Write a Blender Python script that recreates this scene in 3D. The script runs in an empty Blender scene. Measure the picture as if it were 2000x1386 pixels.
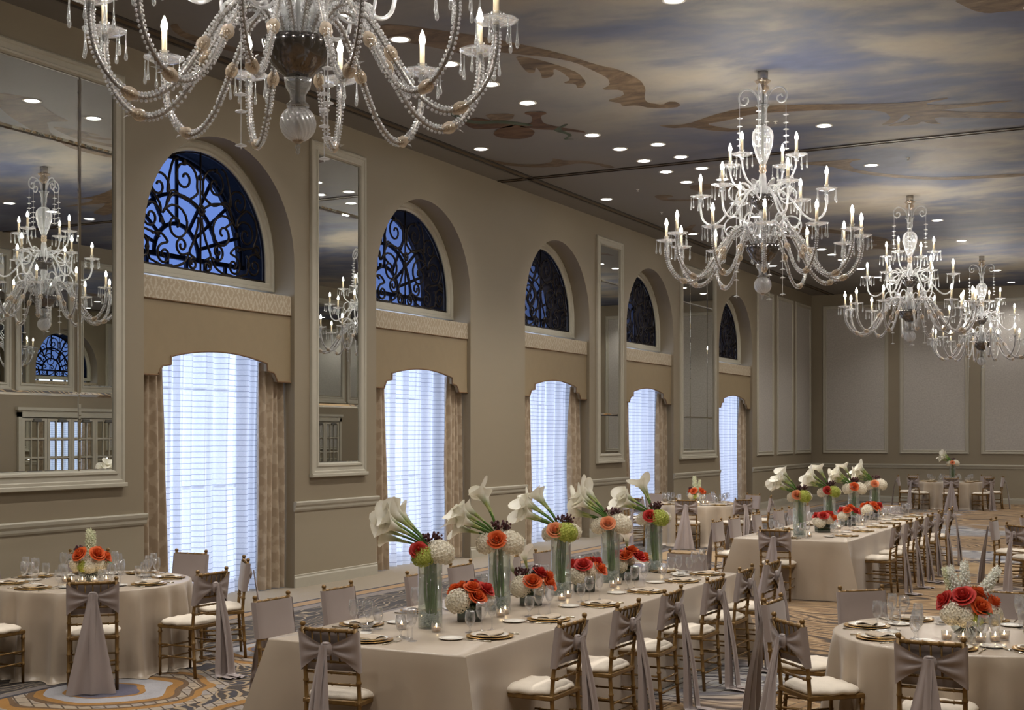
import bpy, math, random
from mathutils import Vector, Matrix
random.seed(7)
PI = math.pi
S = bpy.context.scene
COL = S.collection

# ------------------------------------------------------------------ camera, world, exposure
FPX = 2540.0
YAW = math.atan(1330.0 / FPX)
cam_d = bpy.data.cameras.new('camera')
cam = bpy.data.objects.new('camera', cam_d)
COL.objects.link(cam)
cam.location = (10.88, 0.0, 2.10)
cam.rotation_euler = (PI / 2, 0, YAW)
cam_d.sensor_width = 36.0
cam_d.lens = FPX / 2000.0 * 36.0
cam_d.shift_y = 155.0 / 2000.0
cam_d.clip_end = 300
cam_d.clip_start = 0.05
S.camera = cam

WORLD_STRENGTH = 1.75
world = bpy.data.worlds.new('dusk_sky')
S.world = world
world.use_nodes = True
bg = world.node_tree.nodes.get('Background') or world.node_tree.nodes.new('ShaderNodeBackground')
bg.inputs[0].default_value = (0.68, 0.78, 1.0, 1)
bg.inputs[1].default_value = WORLD_STRENGTH
wo = world.node_tree.nodes.get('World Output') or world.node_tree.nodes.new('ShaderNodeOutputWorld')
world.node_tree.links.new(bg.outputs[0], wo.inputs[0])

S.view_settings.view_transform = 'Standard'
S.view_settings.look = 'None'
S.view_settings.gamma = 1.0
S.view_settings.use_curve_mapping = False
S.view_settings.exposure = 1.0
BULB = 165.0        # chandelier candle bulbs
DOWN = 14.0         # lens of the recessed ceiling lights
DOWN_W = 82.0       # their beams
S.cycles.transparent_max_bounces = 16
S.cycles.max_bounces = 7
S.cycles.glossy_bounces = 4
S.cycles.diffuse_bounces = 3
S.cycles.transmission_bounces = 6
S.cycles.sample_clamp_indirect = 6.0
S.cycles.use_denoising = True
S.cycles.use_adaptive_sampling = True
S.cycles.adaptive_threshold = 0.12
S.cycles.adaptive_min_samples = 16
S.cycles.caustics_reflective = False
S.cycles.caustics_refractive = False

# ------------------------------------------------------------------ materials
def lin(c):
    return tuple(((v / 255.0) / 12.92 if v / 255.0 <= 0.04045 else ((v / 255.0 + 0.055) / 1.055) ** 2.4) for v in c[:3]) + (1.0,)

class NT:
    def __init__(s, name):
        s.m = bpy.data.materials.new(name); s.m.use_nodes = True
        s.t = s.m.node_tree
        for n in list(s.t.nodes): s.t.nodes.remove(n)
        s.out = s.n('ShaderNodeOutputMaterial')
    def n(s, k, **kw):
        x = s.t.nodes.new(k)
        for a, b in kw.items(): setattr(x, a, b)
        return x
    def put(s, sock, v):
        if isinstance(v, bpy.types.NodeSocket): s.t.links.new(v, sock)
        elif v is not None: sock.default_value = v
    def math(s, op, a, b=None, clamp=False):
        x = s.n('ShaderNodeMath', operation=op); x.use_clamp = clamp
        s.put(x.inputs[0], a)
        if b is not None: s.put(x.inputs[1], b)
        return x.outputs[0]
    def coord(s, kind='Object'):
        return s.n('ShaderNodeTexCoord').outputs[kind]
    def pos(s):
        return s.n('ShaderNodeNewGeometry').outputs['Position']
    def sep(s, v):
        x = s.n('ShaderNodeSeparateXYZ'); s.put(x.inputs[0], v); return x.outputs
    def mapping(s, v, scale=(1, 1, 1), rot=(0, 0, 0), loc=(0, 0, 0)):
        x = s.n('ShaderNodeMapping'); s.put(x.inputs[0], v)
        x.inputs['Scale'].default_value = scale; x.inputs['Rotation'].default_value = rot; x.inputs['Location'].default_value = loc
        return x.outputs[0]
    def noise(s, v, scale=5, detail=3, rough=0.5, dist=0.0, out=0):
        x = s.n('ShaderNodeTexNoise'); s.put(x.inputs['Vector'], v)
        x.inputs['Scale'].default_value = scale; x.inputs['Detail'].default_value = detail
        x.inputs['Roughness'].default_value = rough; x.inputs['Distortion'].default_value = dist
        return x.outputs[out]
    def wave(s, v, scale=5, dist=0, detail=2, dscale=1, direction='X', kind='BANDS'):
        x = s.n('ShaderNodeTexWave', wave_type=kind); s.put(x.inputs['Vector'], v)
        if kind == 'BANDS': x.bands_direction = direction
        x.inputs['Scale'].default_value = scale; x.inputs['Distortion'].default_value = dist
        x.inputs['Detail'].default_value = detail; x.inputs['Detail Scale'].default_value = dscale
        return x.outputs['Fac']
    def ramp(s, f, stops, interp='LINEAR'):
        x = s.n('ShaderNodeValToRGB'); s.put(x.inputs[0], f)
        e = x.color_ramp.elements; x.color_ramp.interpolation = interp
        while len(e) < len(stops): e.new(0.5)
        for i, (p, c) in enumerate(stops):
            e[i].position = p; e[i].color = c
        return x.outputs[0]
    def mix(s, f, a, b):
        x = s.n('ShaderNodeMix', data_type='RGBA')
        s.put(x.inputs[0], f); s.put(x.inputs[6], a); s.put(x.inputs[7], b)
        return x.outputs[2]
    def step(s, v, lo, hi):
        a = s.math('GREATER_THAN', v, lo); b = s.math('LESS_THAN', v, hi)
        return s.math('MULTIPLY', a, b)
    def bump(s, h, strength=0.2, dist=0.01):
        x = s.n('ShaderNodeBump'); s.put(x.inputs['Height'], h)
        x.inputs['Strength'].default_value = strength; x.inputs['Distance'].default_value = dist
        return x.outputs[0]
    def pr(s, col, rough=0.5, metal=0.0, spec=None, normal=None, sheen=None, emit=None, estr=0, alpha=None, coat=None, sss=None):
        p = s.n('ShaderNodeBsdfPrincipled')
        s.put(p.inputs['Base Color'], col); s.put(p.inputs['Roughness'], rough); s.put(p.inputs['Metallic'], metal)
        if spec is not None: p.inputs['Specular IOR Level'].default_value = spec
        if normal is not None: s.put(p.inputs['Normal'], normal)
        if sheen is not None: p.inputs['Sheen Weight'].default_value = sheen
        if coat is not None: p.inputs['Coat Weight'].default_value = coat
        if emit is not None:
            s.put(p.inputs['Emission Color'], emit); p.inputs['Emission Strength'].default_value = estr
        return p.outputs[0]
    def done(s, sh):
        s.t.links.new(sh, s.out.inputs[0]); return s.m

def plain(name, col, rough=0.5, metal=0.0, var=0.06, scale=8.0, bump=0.0, spec=None, sheen=None, coat=None):
    """one colour with a little grain of its own"""
    t = NT(name); c = lin(col)
    v = t.coord()
    f = t.noise(v, scale, 3)
    a = tuple(x * (1 - var) for x in c[:3]) + (1,); b = tuple(min(1, x * (1 + var)) for x in c[:3]) + (1,)
    colr = t.ramp(f, [(0.3, a), (0.7, b)])
    nrm = t.bump(t.noise(v, scale * 8, 2), bump, 0.004) if bump else None
    return t.done(t.pr(colr, rough, metal, spec=spec, normal=nrm, sheen=sheen, coat=coat))

def m_wall(name, col):
    t = NT(name); p = t.pos(); c = lin(col)
    f = t.noise(t.mapping(p, (1, 0.6, 3.0)), 1.3, 4, 0.6)
    w = t.noise(t.mapping(p, (1, 6, 60)), 3.0, 2)
    col1 = t.mix(t.math('MULTIPLY', f, 0.35), c, tuple(x * 0.80 for x in c[:3]) + (1,))
    col2 = t.mix(t.math('MULTIPLY', w, 0.12), col1, tuple(min(1, x * 1.15) for x in c[:3]) + (1,))
    return t.done(t.pr(col2, 0.48, 0, spec=0.4, normal=t.bump(w, 0.06, 0.002)))

def m_ceiling():
    t = NT('painted_sky'); p = t.pos()
    n1 = t.noise(t.mapping(p, (0.55, 1.0, 1.0), rot=(0, 0, 0.25)), 0.34, 4, 0.55, 0.8)
    n2 = t.noise(t.mapping(p, (0.8, 1.2, 1), loc=(7, 3, 0)), 0.8, 5, 0.58, 0.3)
    n3 = t.noise(t.mapping(p, (1, 1, 1), loc=(31, 9, 0)), 0.13, 3, 0.5)
    f = t.math('ADD', t.math('MULTIPLY', n1, 0.66), t.math('MULTIPLY', n2, 0.34))
    c = t.ramp(f, [(0.36, lin((72, 80, 108))), (0.44, lin((92, 100, 126))), (0.49, lin((116, 117, 126))), (0.54, lin((146, 142, 137))), (0.60, lin((160, 151, 138))), (0.70, lin((132, 125, 118)))])
    # the sky is painted thinner beside the window wall: bare grey plaster colour there
    x = t.sep(p)[0]
    k = t.n('ShaderNodeMapRange'); k.inputs['From Min'].default_value = 2.2; k.inputs['From Max'].default_value = 5.0
    t.put(k.inputs[0], t.math('ADD', x, t.math('MULTIPLY', t.math('SUBTRACT', n3, 0.5), 5.0)))
    c2 = t.mix(k.outputs[0], lin((122, 117, 111)), c)
    c3 = t.mix(t.math('MULTIPLY', t.noise(p, 9, 3), 0.15), c2, lin((100, 94, 88)))
    return t.done(t.pr(c3, 0.6, 0, spec=0.25))

def m_scroll(name, a, b, c):
    t = NT(name); p = t.pos()
    f = t.noise(t.mapping(p, (1.2, 2.2, 1)), 1.6, 5, 0.65, 1.2)
    col = t.ramp(f, [(0.3, lin(a)), (0.5, lin(b)), (0.68, lin(c))])
    return t.done(t.pr(col, 0.6, 0, spec=0.25))

def m_carpet():
    t = NT('ballroom_carpet'); p = t.pos(); x, y, z = t.sep(p)
    fine = t.noise(p, 90, 2, 0.6)
    cream, tan, brown = lin((190, 172, 145)), lin((160, 128, 88)), lin((104, 78, 50))
    navy, grey, gold = lin((52, 52, 62)), lin((140, 140, 148)), lin((158, 112, 48))
    # wood-grain field, veins running across the room
    ng = t.noise(t.mapping(p, (0.30, 0.55, 1.0)), 1.0, 2, 0.5)
    ng2 = t.noise(t.mapping(p, (0.6, 2.2, 1.0), loc=(5, 1, 0)), 1.2, 2, 0.5)
    yy = t.math('ADD', y, t.math('ADD', t.math('MULTIPLY', ng, 5.0), t.math('MULTIPLY', ng2, 0.45)))
    wv = t.math('ADD', t.math('MULTIPLY', t.math('SINE', t.math('MULTIPLY', yy, 17.0)), 0.5), 0.5)
    grain = t.ramp(wv, [(0.0, lin((62, 50, 40))), (0.10, brown), (0.28, tan), (0.6, lin((178, 150, 112))), (0.85, lin((150, 118, 78))), (1.0, lin((132, 104, 72)))])
    patch = t.noise(t.mapping(p, (0.5, 0.5, 1), loc=(3, 8, 0)), 0.55, 3, 0.5, 0.5)
    pf = t.n('ShaderNodeMapRange'); t.put(pf.inputs[0], patch); pf.inputs['From Min'].default_value = 0.56; pf.inputs['From Max'].default_value = 0.62
    cool = t.ramp(wv, [(0.0, navy), (0.16, grey), (0.34, lin((186, 184, 182))), (0.8, lin((176, 170, 160))), (1.0, lin((110, 108, 116)))])
    grain = t.mix(pf.outputs[0], grain, cool)
    # ringed medallion field nearer the windows
    def cell(sock, per, off):
        a = t.math('ADD', sock, off); a = t.math('DIVIDE', a, per)
        a = t.math('SUBTRACT', a, t.math('FLOOR', a)); return t.math('MULTIPLY', t.math('SUBTRACT', a, 0.5), per)
    nx = t.math('MULTIPLY', t.math('SUBTRACT', t.noise(p, 0.9, 2), 0.5), 0.5)
    cx_ = cell(t.math('ADD', x, nx), 2.1, 0.15); cy_ = cell(t.math('ADD', y, nx), 2.3, 0.1)
    r = t.math('SQRT', t.math('ADD', t.math('MULTIPLY', cx_, cx_), t.math('MULTIPLY', cy_, cy_)))
    br = t.n('ShaderNodeTexBrick'); t.put(br.inputs['Vector'], t.mapping(p, (1, 1, 1), rot=(0, 0, 0.6)))
    br.inputs['Scale'].default_value = 2.6; br.inputs['Mortar Size'].default_value = 0.018
    br.inputs['Color1'].default_value = lin((168, 150, 124)); br.inputs['Color2'].default_value = lin((150, 142, 136)); br.inputs['Mortar'].default_value = lin((84, 68, 52))
    sw = t.wave(t.mapping(p, (1, 1, 1)), 2.2, 14, 2, 0.8, 'DIAGONAL')
    swirl = t.ramp(sw, [(0.0, navy), (0.22, lin((58, 52, 50))), (0.30, lin((150, 134, 110))), (0.55, lin((162, 144, 116))), (0.68, tan), (0.78, lin((60, 52, 48)))])
    fld = t.mix(t.math('LESS_THAN', r, 0.62), br.outputs[0], lin((166, 164, 166)))
    fld = t.mix(t.math('LESS_THAN', r, 0.34), fld, lin((92, 90, 108)))
    for lo, hi, c in ((0.78, 0.86, gold), (0.74, 0.78, brown), (0.60, 0.65, brown), (0.52, 0.60, gold), (0.30, 0.34, gold)):
        fld = t.mix(t.step(r, lo, hi), fld, c)
    fld = t.mix(t.math('GREATER_THAN', r, 0.98), fld, swirl)
    nearw = t.math('LESS_THAN', t.math('ADD', x, t.math('MULTIPLY', nx, 3)), 5.6)
    col = t.mix(nearw, grain, fld)
    # scrolling brown vine in the aisle
    vine = t.wave(t.mapping(p, (1.3, 1.0, 1), rot=(0, 0, 0.5)), 0.95, 9, 1.0, 0.9, 'X')
    vm = t.math('MULTIPLY', t.step(vine, 0.43, 0.57), t.step(x, 6.0, 8.6))
    vm = t.math('MULTIPLY', vm, t.math('LESS_THAN', y, 15.5))
    col = t.mix(vm, col, lin((66, 52, 42)))
    # cross band under the partition track
    col = t.mix(t.step(y, 20.6, 22.3), col, lin((164, 136, 98)))
    dots = t.wave(t.mapping(p, (1, 1, 1)), 3.0, 4, 1, 2, 'DIAGONAL')
    dcol = t.ramp(dots, [(0.35, navy), (0.6, lin((156, 132, 98)))])
    col = t.mix(t.step(y, 20.25, 20.6), col, dcol); col = t.mix(t.step(y, 22.3, 22.65), col, dcol)
    # border along the window wall
    orn = t.wave(t.mapping(p, (1, 0.7, 1)), 1.6, 16, 2, 1.1, 'X')
    ornc = t.ramp(orn, [(0.30, lin((50, 46, 46))), (0.48, lin((72, 62, 54))), (0.56, lin((172, 156, 130))), (0.74, lin((142, 126, 104))), (0.82, lin((52, 46, 44)))])
    for lo, hi, c in ((1.42, 2.35, ornc), (2.35, 2.45, lin((120, 112, 108))), (2.45, 2.5, navy), (1.24, 1.42, lin((128, 118, 110))), (1.2, 1.24, navy), (1.0, 1.2, tan), (0.94, 1.0, navy), (-3, 0.94, lin((150, 137, 117)))):
        col = t.mix(t.step(x, lo, hi), col, c)
    col = t.mix(t.math('MULTIPLY', fine, 0.32), col, lin((70, 60, 50)))
    return t.done(t.pr(col, 0.95, 0, spec=0.1, normal=t.bump(fine, 0.5, 0.006), sheen=0.2))

def m_mirror(name='mirror_glass', tint=(0.80, 0.82, 0.80)):
    t = NT(name)
    g = t.n('ShaderNodeBsdfGlossy'); g.inputs['Roughness'].default_value = 0.004
    n = t.noise(t.coord(), 0.8, 1)
    t.put(g.inputs['Color'], t.ramp(n, [(0, tuple(c * 0.97 for c in tint) + (1,)), (1, tint + (1,))]))
    return t.done(g.outputs[0])

def m_glass(name, tint=(1, 1, 1), lo=0.05, hi=0.75, rough=0.03, blend=0.35, body=None, bodyf=0.0, bump=0.0):
    """thin clear glass: see-through face on, shining at the rim"""
    t = NT(name)
    tr = t.n('ShaderNodeBsdfTransparent'); tr.inputs[0].default_value = tint + (1,)
    gl = t.n('ShaderNodeBsdfGlossy'); gl.inputs['Roughness'].default_value = rough
    lw = t.n('ShaderNodeLayerWeight'); lw.inputs[0].default_value = blend
    if bump:
        nb = t.bump(t.noise(t.coord(), 60, 1), bump, 0.004); t.put(gl.inputs['Normal'], nb)
    sh = gl.outputs[0]
    if body:
        d = t.n('ShaderNodeBsdfDiffuse'); d.inputs[0].default_value = body + (1,)
        tl = t.n('ShaderNodeBsdfTranslucent'); tl.inputs[0].default_value = body + (1,)
        ad = t.n('ShaderNodeMixShader'); ad.inputs[0].default_value = 0.5
        t.t.links.new(d.outputs[0], ad.inputs[1]); t.t.links.new(tl.outputs[0], ad.inputs[2])
        mx = t.n('ShaderNodeMixShader'); mx.inputs[0].default_value = bodyf
        t.t.links.new(sh, mx.inputs[1]); t.t.links.new(ad.outputs[0], mx.inputs[2]); sh = mx.outputs[0]
    k = t.n('ShaderNodeMapRange'); t.put(k.inputs[0], lw.outputs['Facing']); k.inputs['To Min'].default_value = lo; k.inputs['To Max'].default_value = hi
    o = t.n('ShaderNodeMixShader'); t.put(o.inputs[0], k.outputs[0])
    t.t.links.new(tr.outputs[0], o.inputs[1]); t.t.links.new(sh, o.inputs[2])
    return t.done(o.outputs[0])

def m_sheer():
    t = NT('sheer_voile'); p = t.pos(); z = t.sep(p)[2]
    a = t.math('DIVIDE', z, 0.072); a = t.math('SUBTRACT', a, t.math('FLOOR', a))
    line = t.math('LESS_THAN', a, 0.13)
    n = t.noise(t.mapping(p, (1, 30, 30)), 4, 2)
    base = t.ramp(n, [(0.3, (0.80, 0.82, 0.88, 1)), (0.7, (0.92, 0.93, 0.97, 1))])
    col = t.mix(t.math('MULTIPLY', line, 0.8), base, (0.34, 0.37, 0.47, 1))
    tl = t.n('ShaderNodeBsdfTranslucent'); t.put(tl.inputs[0], col)
    df = t.n('ShaderNodeBsdfDiffuse'); t.put(df.inputs[0], col)
    tr = t.n('ShaderNodeBsdfTransparent'); t.put(tr.inputs[0], col)
    m1 = t.n('ShaderNodeMixShader'); m1.inputs[0].default_value = 0.22
    t.t.links.new(tl.outputs[0], m1.inputs[1]); t.t.links.new(df.outputs[0], m1.inputs[2])
    m2 = t.n('ShaderNodeMixShader'); m2.inputs[0].default_value = 0.16
    t.t.links.new(m1.outputs[0], m2.inputs[1]); t.t.links.new(tr.outputs[0], m2.inputs[2])
    return t.done(m2.outputs[0])

def m_damask(name, a, b, sy, sz, rough=0.5, sheen=None, dist=0.5):
    t = NT(name); p = t.pos()
    x, y, z = t.sep(p)
    def fr(s_, per, off=0.0):
        q = t.math('ADD', t.math('DIVIDE', s_, per), off); q = t.math('SUBTRACT', q, t.math('FLOOR', q)); return t.math('ABSOLUTE', t.math('SUBTRACT', q, 0.5))
    d1 = t.math('ADD', t.math('MULTIPLY', fr(y, sy), 1.2), fr(z, sz))
    d2 = t.math('ADD', t.math('MULTIPLY', fr(y, sy, 0.5), 1.2), fr(z, sz, 0.5))
    d = t.math('MINIMUM', d1, d2)
    n = t.noise(p, 22 if sy < 0.4 else 9, 4, 0.6)
    f = t.math('ADD', d, t.math('MULTIPLY', t.math('SUBTRACT', n, 0.5), dist))
    col = t.ramp(f, [(0.22, lin(b)), (0.30, lin(a)), (0.40, lin(a)), (0.45, lin(b))])
    return t.done(t.pr(col, rough, 0, spec=0.4, sheen=sheen, normal=t.bump(f, 0.15, 0.003)))

def m_satin(name, col, rough=0.36, var=0.05, scale=3.0, spec=0.5, sheen=0.25, aniso=0.0):
    t = NT(name); c = lin(col); v = t.coord()
    n = t.noise(v, scale, 3)
    w = t.noise(t.mapping(v, (120, 120, 400)), 1.0, 1)
    a = tuple(q * (1 - var) for q in c[:3]) + (1,); b = tuple(q * (1 + var) for q in c[:3]) + (1,)
    h = t.noise(t.mapping(v, (1, 1, 0.6)), 7.0, 3)
    return t.done(t.pr(t.ramp(n, [(0.3, a), (0.7, b)]), rough, 0, spec=spec, sheen=sheen, normal=t.bump(h, 0.10, 0.01)))

def m_emit(name, col, k):
    t = NT(name); e = t.n('ShaderNodeEmission'); e.inputs[0].default_value = col + (1,); e.inputs[1].default_value = k
    return t.done(e.outputs[0])

def m_petal(name, a, b, scale=14):
    t = NT(name); v = t.coord()
    c = t.ramp(t.noise(v, scale, 3), [(0.3, lin(a)), (0.7, lin(b))])
    p = t.n('ShaderNodeBsdfPrincipled'); t.put(p.inputs['Base Color'], c); p.inputs['Roughness'].default_value = 0.55
    p.inputs['Specular IOR Level'].default_value = 0.3
    tl = t.n('ShaderNodeBsdfTranslucent'); t.put(tl.inputs[0], c)
    m = t.n('ShaderNodeMixShader'); m.inputs[0].default_value = 0.25
    t.t.links.new(p.outputs[0], m.inputs[1]); t.t.links.new(tl.outputs[0], m.inputs[2])
    return t.done(m.outputs[0])

M = {}
M['wall'] = m_wall('wall_paint', (138, 126, 106))
M['wains'] = m_wall('wainscot_paint', (149, 138, 118))
M['trim'] = plain('trim_paint', (172, 166, 150), 0.4, var=0.03)
M['panel'] = plain('panel_fabric', (172, 166, 158), 0.7, var=0.10, scale=26, bump=0.15)
M['ceil'] = m_ceiling()
M['scroll'] = m_scroll('painted_scroll', (68, 56, 44), (104, 86, 66), (130, 112, 90))
M['scroll_dark'] = m_scroll('painted_instrument', (52, 36, 26), (84, 58, 40), (104, 80, 58))
M['scroll_green'] = m_scroll('painted_leaf', (50, 58, 46), (70, 80, 62), (92, 98, 78))
M['carpet'] = m_carpet()
M['mirror'] = m_mirror()
M['iron'] = plain('bronzed_iron', (36, 29, 24), 0.42, 0.75, var=0.25, scale=20)
M['dark'] = plain('dark_metal_track', (44, 36, 28), 0.5, 0.2)
M['bronze'] = plain('bronze_track', (92, 72, 48), 0.45, 0.3)
M['reveal'] = plain('outer_reveal_stone', (70, 66, 62), 0.9, var=0.1)
M['muntin'] = plain('window_bar', (56, 56, 66), 0.6)
def m_screen():
    """dusk-tinted glass behind a woven solar screen: open face on, closing up at a slant"""
    t = NT('tinted_window_screen')
    tr = t.n('ShaderNodeBsdfTransparent'); tr.inputs[0].default_value = (0.066, 0.100, 0.205, 1)
    n = t.noise(t.coord(), 120, 1)
    df = t.n('ShaderNodeBsdfDiffuse'); t.put(df.inputs[0], t.ramp(n, [(0.3, lin((44, 42, 46))), (0.7, lin((58, 56, 60)))]))
    lw = t.n('ShaderNodeLayerWeight'); lw.inputs[0].default_value = 0.5
    k = t.n('ShaderNodeMapRange'); t.put(k.inputs[0], lw.outputs['Facing'])
    k.inputs['From Min'].default_value = 0.38; k.inputs['From Max'].default_value = 0.60; k.inputs['To Min'].default_value = 0.06; k.inputs['To Max'].default_value = 0.93
    o = t.n('ShaderNodeMixShader'); t.put(o.inputs[0], k.outputs[0])
    t.t.links.new(tr.outputs[0], o.inputs[1]); t.t.links.new(df.outputs[0], o.inputs[2])
    return t.done(o.outputs[0])
M['blueglass'] = m_screen()
M['winglass'] = m_glass('window_glass', (0.95, 0.96, 0.98), 0.03, 0.3, 0.02, 0.3)
M['sheer'] = m_sheer()
M['drape'] = m_damask('drape_velvet', (176, 158, 134), (158, 139, 115), 0.42, 0.62, 0.45, 0.5, 0.6)
M['valance'] = plain('valance_cloth', (136, 119, 91), 0.6, var=0.03)
M['band'] = m_damask('valance_damask', (180, 168, 148), (160, 145, 122), 0.20, 0.27, 0.55, None, 0.8)
M['piping'] = plain('piping_cord', (116, 88, 58), 0.6)
M['cloth'] = m_satin('champagne_satin', (176, 160, 140), 0.34)
M['sash'] = m_satin('taupe_satin_sash', (160, 147, 142), 0.36, spec=0.5)
M['gold'] = plain('antique_gold_wood', (130, 100, 56), 0.32, 0.3, var=0.2, scale=25, spec=0.5)
M['cushion'] = plain('ivory_cushion', (226, 214, 196), 0.75, var=0.03, scale=14, bump=0.3)
M['glass'] = m_glass('table_glass', (0.985, 0.99, 1.0), 0.03, 0.80, 0.01, 0.36, (0.97, 0.98, 1.0), 0.16)
M['vase'] = m_glass('vase_glass', (0.95, 0.98, 0.97), 0.03, 0.75, 0.01, 0.30, (0.90, 0.95, 0.96), 0.22)
M['water'] = m_glass('vase_water', (0.97, 0.99, 0.97), 0.02, 0.22, 0.01, 0.25, (0.8, 0.88, 0.84), 0.2)
M['darkvase'] = m_glass('green_vase_glass', (0.10, 0.18, 0.14), 0.25, 0.6, 0.05, 0.3, (0.02, 0.05, 0.035), 0.5)
M['crystal'] = m_glass('chandelier_glass', (0.86, 0.88, 0.90), 0.22, 0.95, 0.06, 0.45, (0.92, 0.92, 0.90), 0.50, 0.25)
M['frost'] = m_glass('spun_glass', (0.85, 0.87, 0.9), 0.5, 0.97, 0.1, 0.4, (0.95, 0.95, 0.95), 0.6, 0.3)
M['core'] = plain('silvered_glass_core', (168, 163, 158), 0.16, 0.5, var=0.3, scale=90)
M['ribbed'] = m_glass('ribbed_glass', (0.88, 0.9, 0.92), 0.25, 0.95, 0.08, 0.45, (0.95, 0.95, 0.95), 0.45, 0.35)
M['dish'] = m_glass('dish_glass', (0.93, 0.94, 0.96), 0.10, 0.92, 0.04, 0.42, (0.95, 0.95, 0.95), 0.28, 0.1)
M['amber'] = m_glass('amber_glass', (0.85, 0.74, 0.60), 0.35, 0.95, 0.06, 0.4, (0.82, 0.70, 0.56), 0.6)
M['bowlglass'] = plain('smoked_silver_bowl', (112, 108, 106), 0.12, 0.9, var=0.25, scale=10)
M['silver'] = plain('silver_plate', (200, 196, 190), 0.2, 0.9, var=0.05)
M['candle'] = plain('candle_sleeve', (236, 218, 184), 0.6, var=0.02)
M['wax'] = m_petal('votive_wax', (236, 208, 176), (246, 224, 198))
M['bulb'] = m_emit('candle_bulb_glow', (1.0, 0.93, 0.83), BULB)
M['down'] = m_emit('downlight_lens_glow', (1.0, 0.965, 0.92), DOWN)
M['flame'] = m_emit('votive_flame', (1.0, 0.72, 0.35), 25.0)
M['white'] = plain('white_metal', (222, 218, 208), 0.5, var=0.02)
M['china'] = plain('white_china', (232, 226, 214), 0.18, var=0.02, spec=0.6)
M['charger'] = plain('gold_rim_charger', (196, 158, 96), 0.28, 0.7, var=0.12, scale=30)
M['napkin'] = m_satin('napkin_linen', (178, 160, 136), 0.55, 0.04, 6)
M['steel'] = plain('polished_cutlery', (210, 200, 180), 0.18, 0.95, var=0.05)
def m_calla():
    t = NT('calla_white'); v = t.coord(); z = t.sep(v)[2]
    w = t.ramp(t.noise(v, 9, 3), [(0.3, lin((232, 226, 206))), (0.7, lin((250, 247, 236)))])
    k = t.n('ShaderNodeMapRange'); t.put(k.inputs[0], z); k.inputs['From Min'].default_value = 0.015; k.inputs['From Max'].default_value = 0.085
    c = t.mix(k.outputs[0], lin((128, 150, 60)), w)
    p = t.n('ShaderNodeBsdfPrincipled'); t.put(p.inputs['Base Color'], c); p.inputs['Roughness'].default_value = 0.5
    tl = t.n('ShaderNodeBsdfTranslucent'); t.put(tl.inputs[0], c)
    m = t.n('ShaderNodeMixShader'); m.inputs[0].default_value = 0.25
    t.t.links.new(p.outputs[0], m.inputs[1]); t.t.links.new(tl.outputs[0], m.inputs[2])
    return t.done(m.outputs[0])
M['callas'] = m_calla()
M['callag'] = m_petal('calla_throat_green', (150, 168, 84), (206, 208, 150), 6)
M['stem'] = plain('stem_green', (76, 112, 38), 0.45, var=0.35, scale=14)
M['stemd'] = plain('stem_dark', (40, 52, 30), 0.5, var=0.3, scale=14)
M['leaf'] = plain('leaf_green', (56, 84, 40), 0.5, var=0.25, scale=18)
M['hydw'] = m_petal('hydrangea_white', (226, 216, 194), (248, 242, 226), 30)
M['hydg'] = m_petal('hydrangea_green', (158, 170, 66), (206, 208, 112), 30)
M['roseo'] = m_petal('rose_orange', (206, 84, 38), (236, 122, 66), 20)
M['roser'] = m_petal('rose_coral_red', (176, 42, 40), (220, 78, 66), 20)
M['rosep'] = m_petal('rose_peach', (226, 138, 94), (240, 168, 124), 20)
M['stock'] = m_petal('stock_white', (236, 238, 226), (252, 252, 244), 24)
M['stockg'] = m_petal('stock_cream_green', (220, 224, 186), (240, 240, 214), 24)
M['berry'] = plain('berry_dark_red', (74, 30, 34), 0.35, var=0.3, scale=30)
M['gems'] = m_glass('crystal_gems', (0.92, 0.96, 0.98), 0.5, 0.98, 0.04, 0.5, (0.92, 0.96, 1.0), 0.7)
M['steelgrey'] = plain('grey_hardware', (120, 118, 112), 0.35, 0.7)

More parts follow.
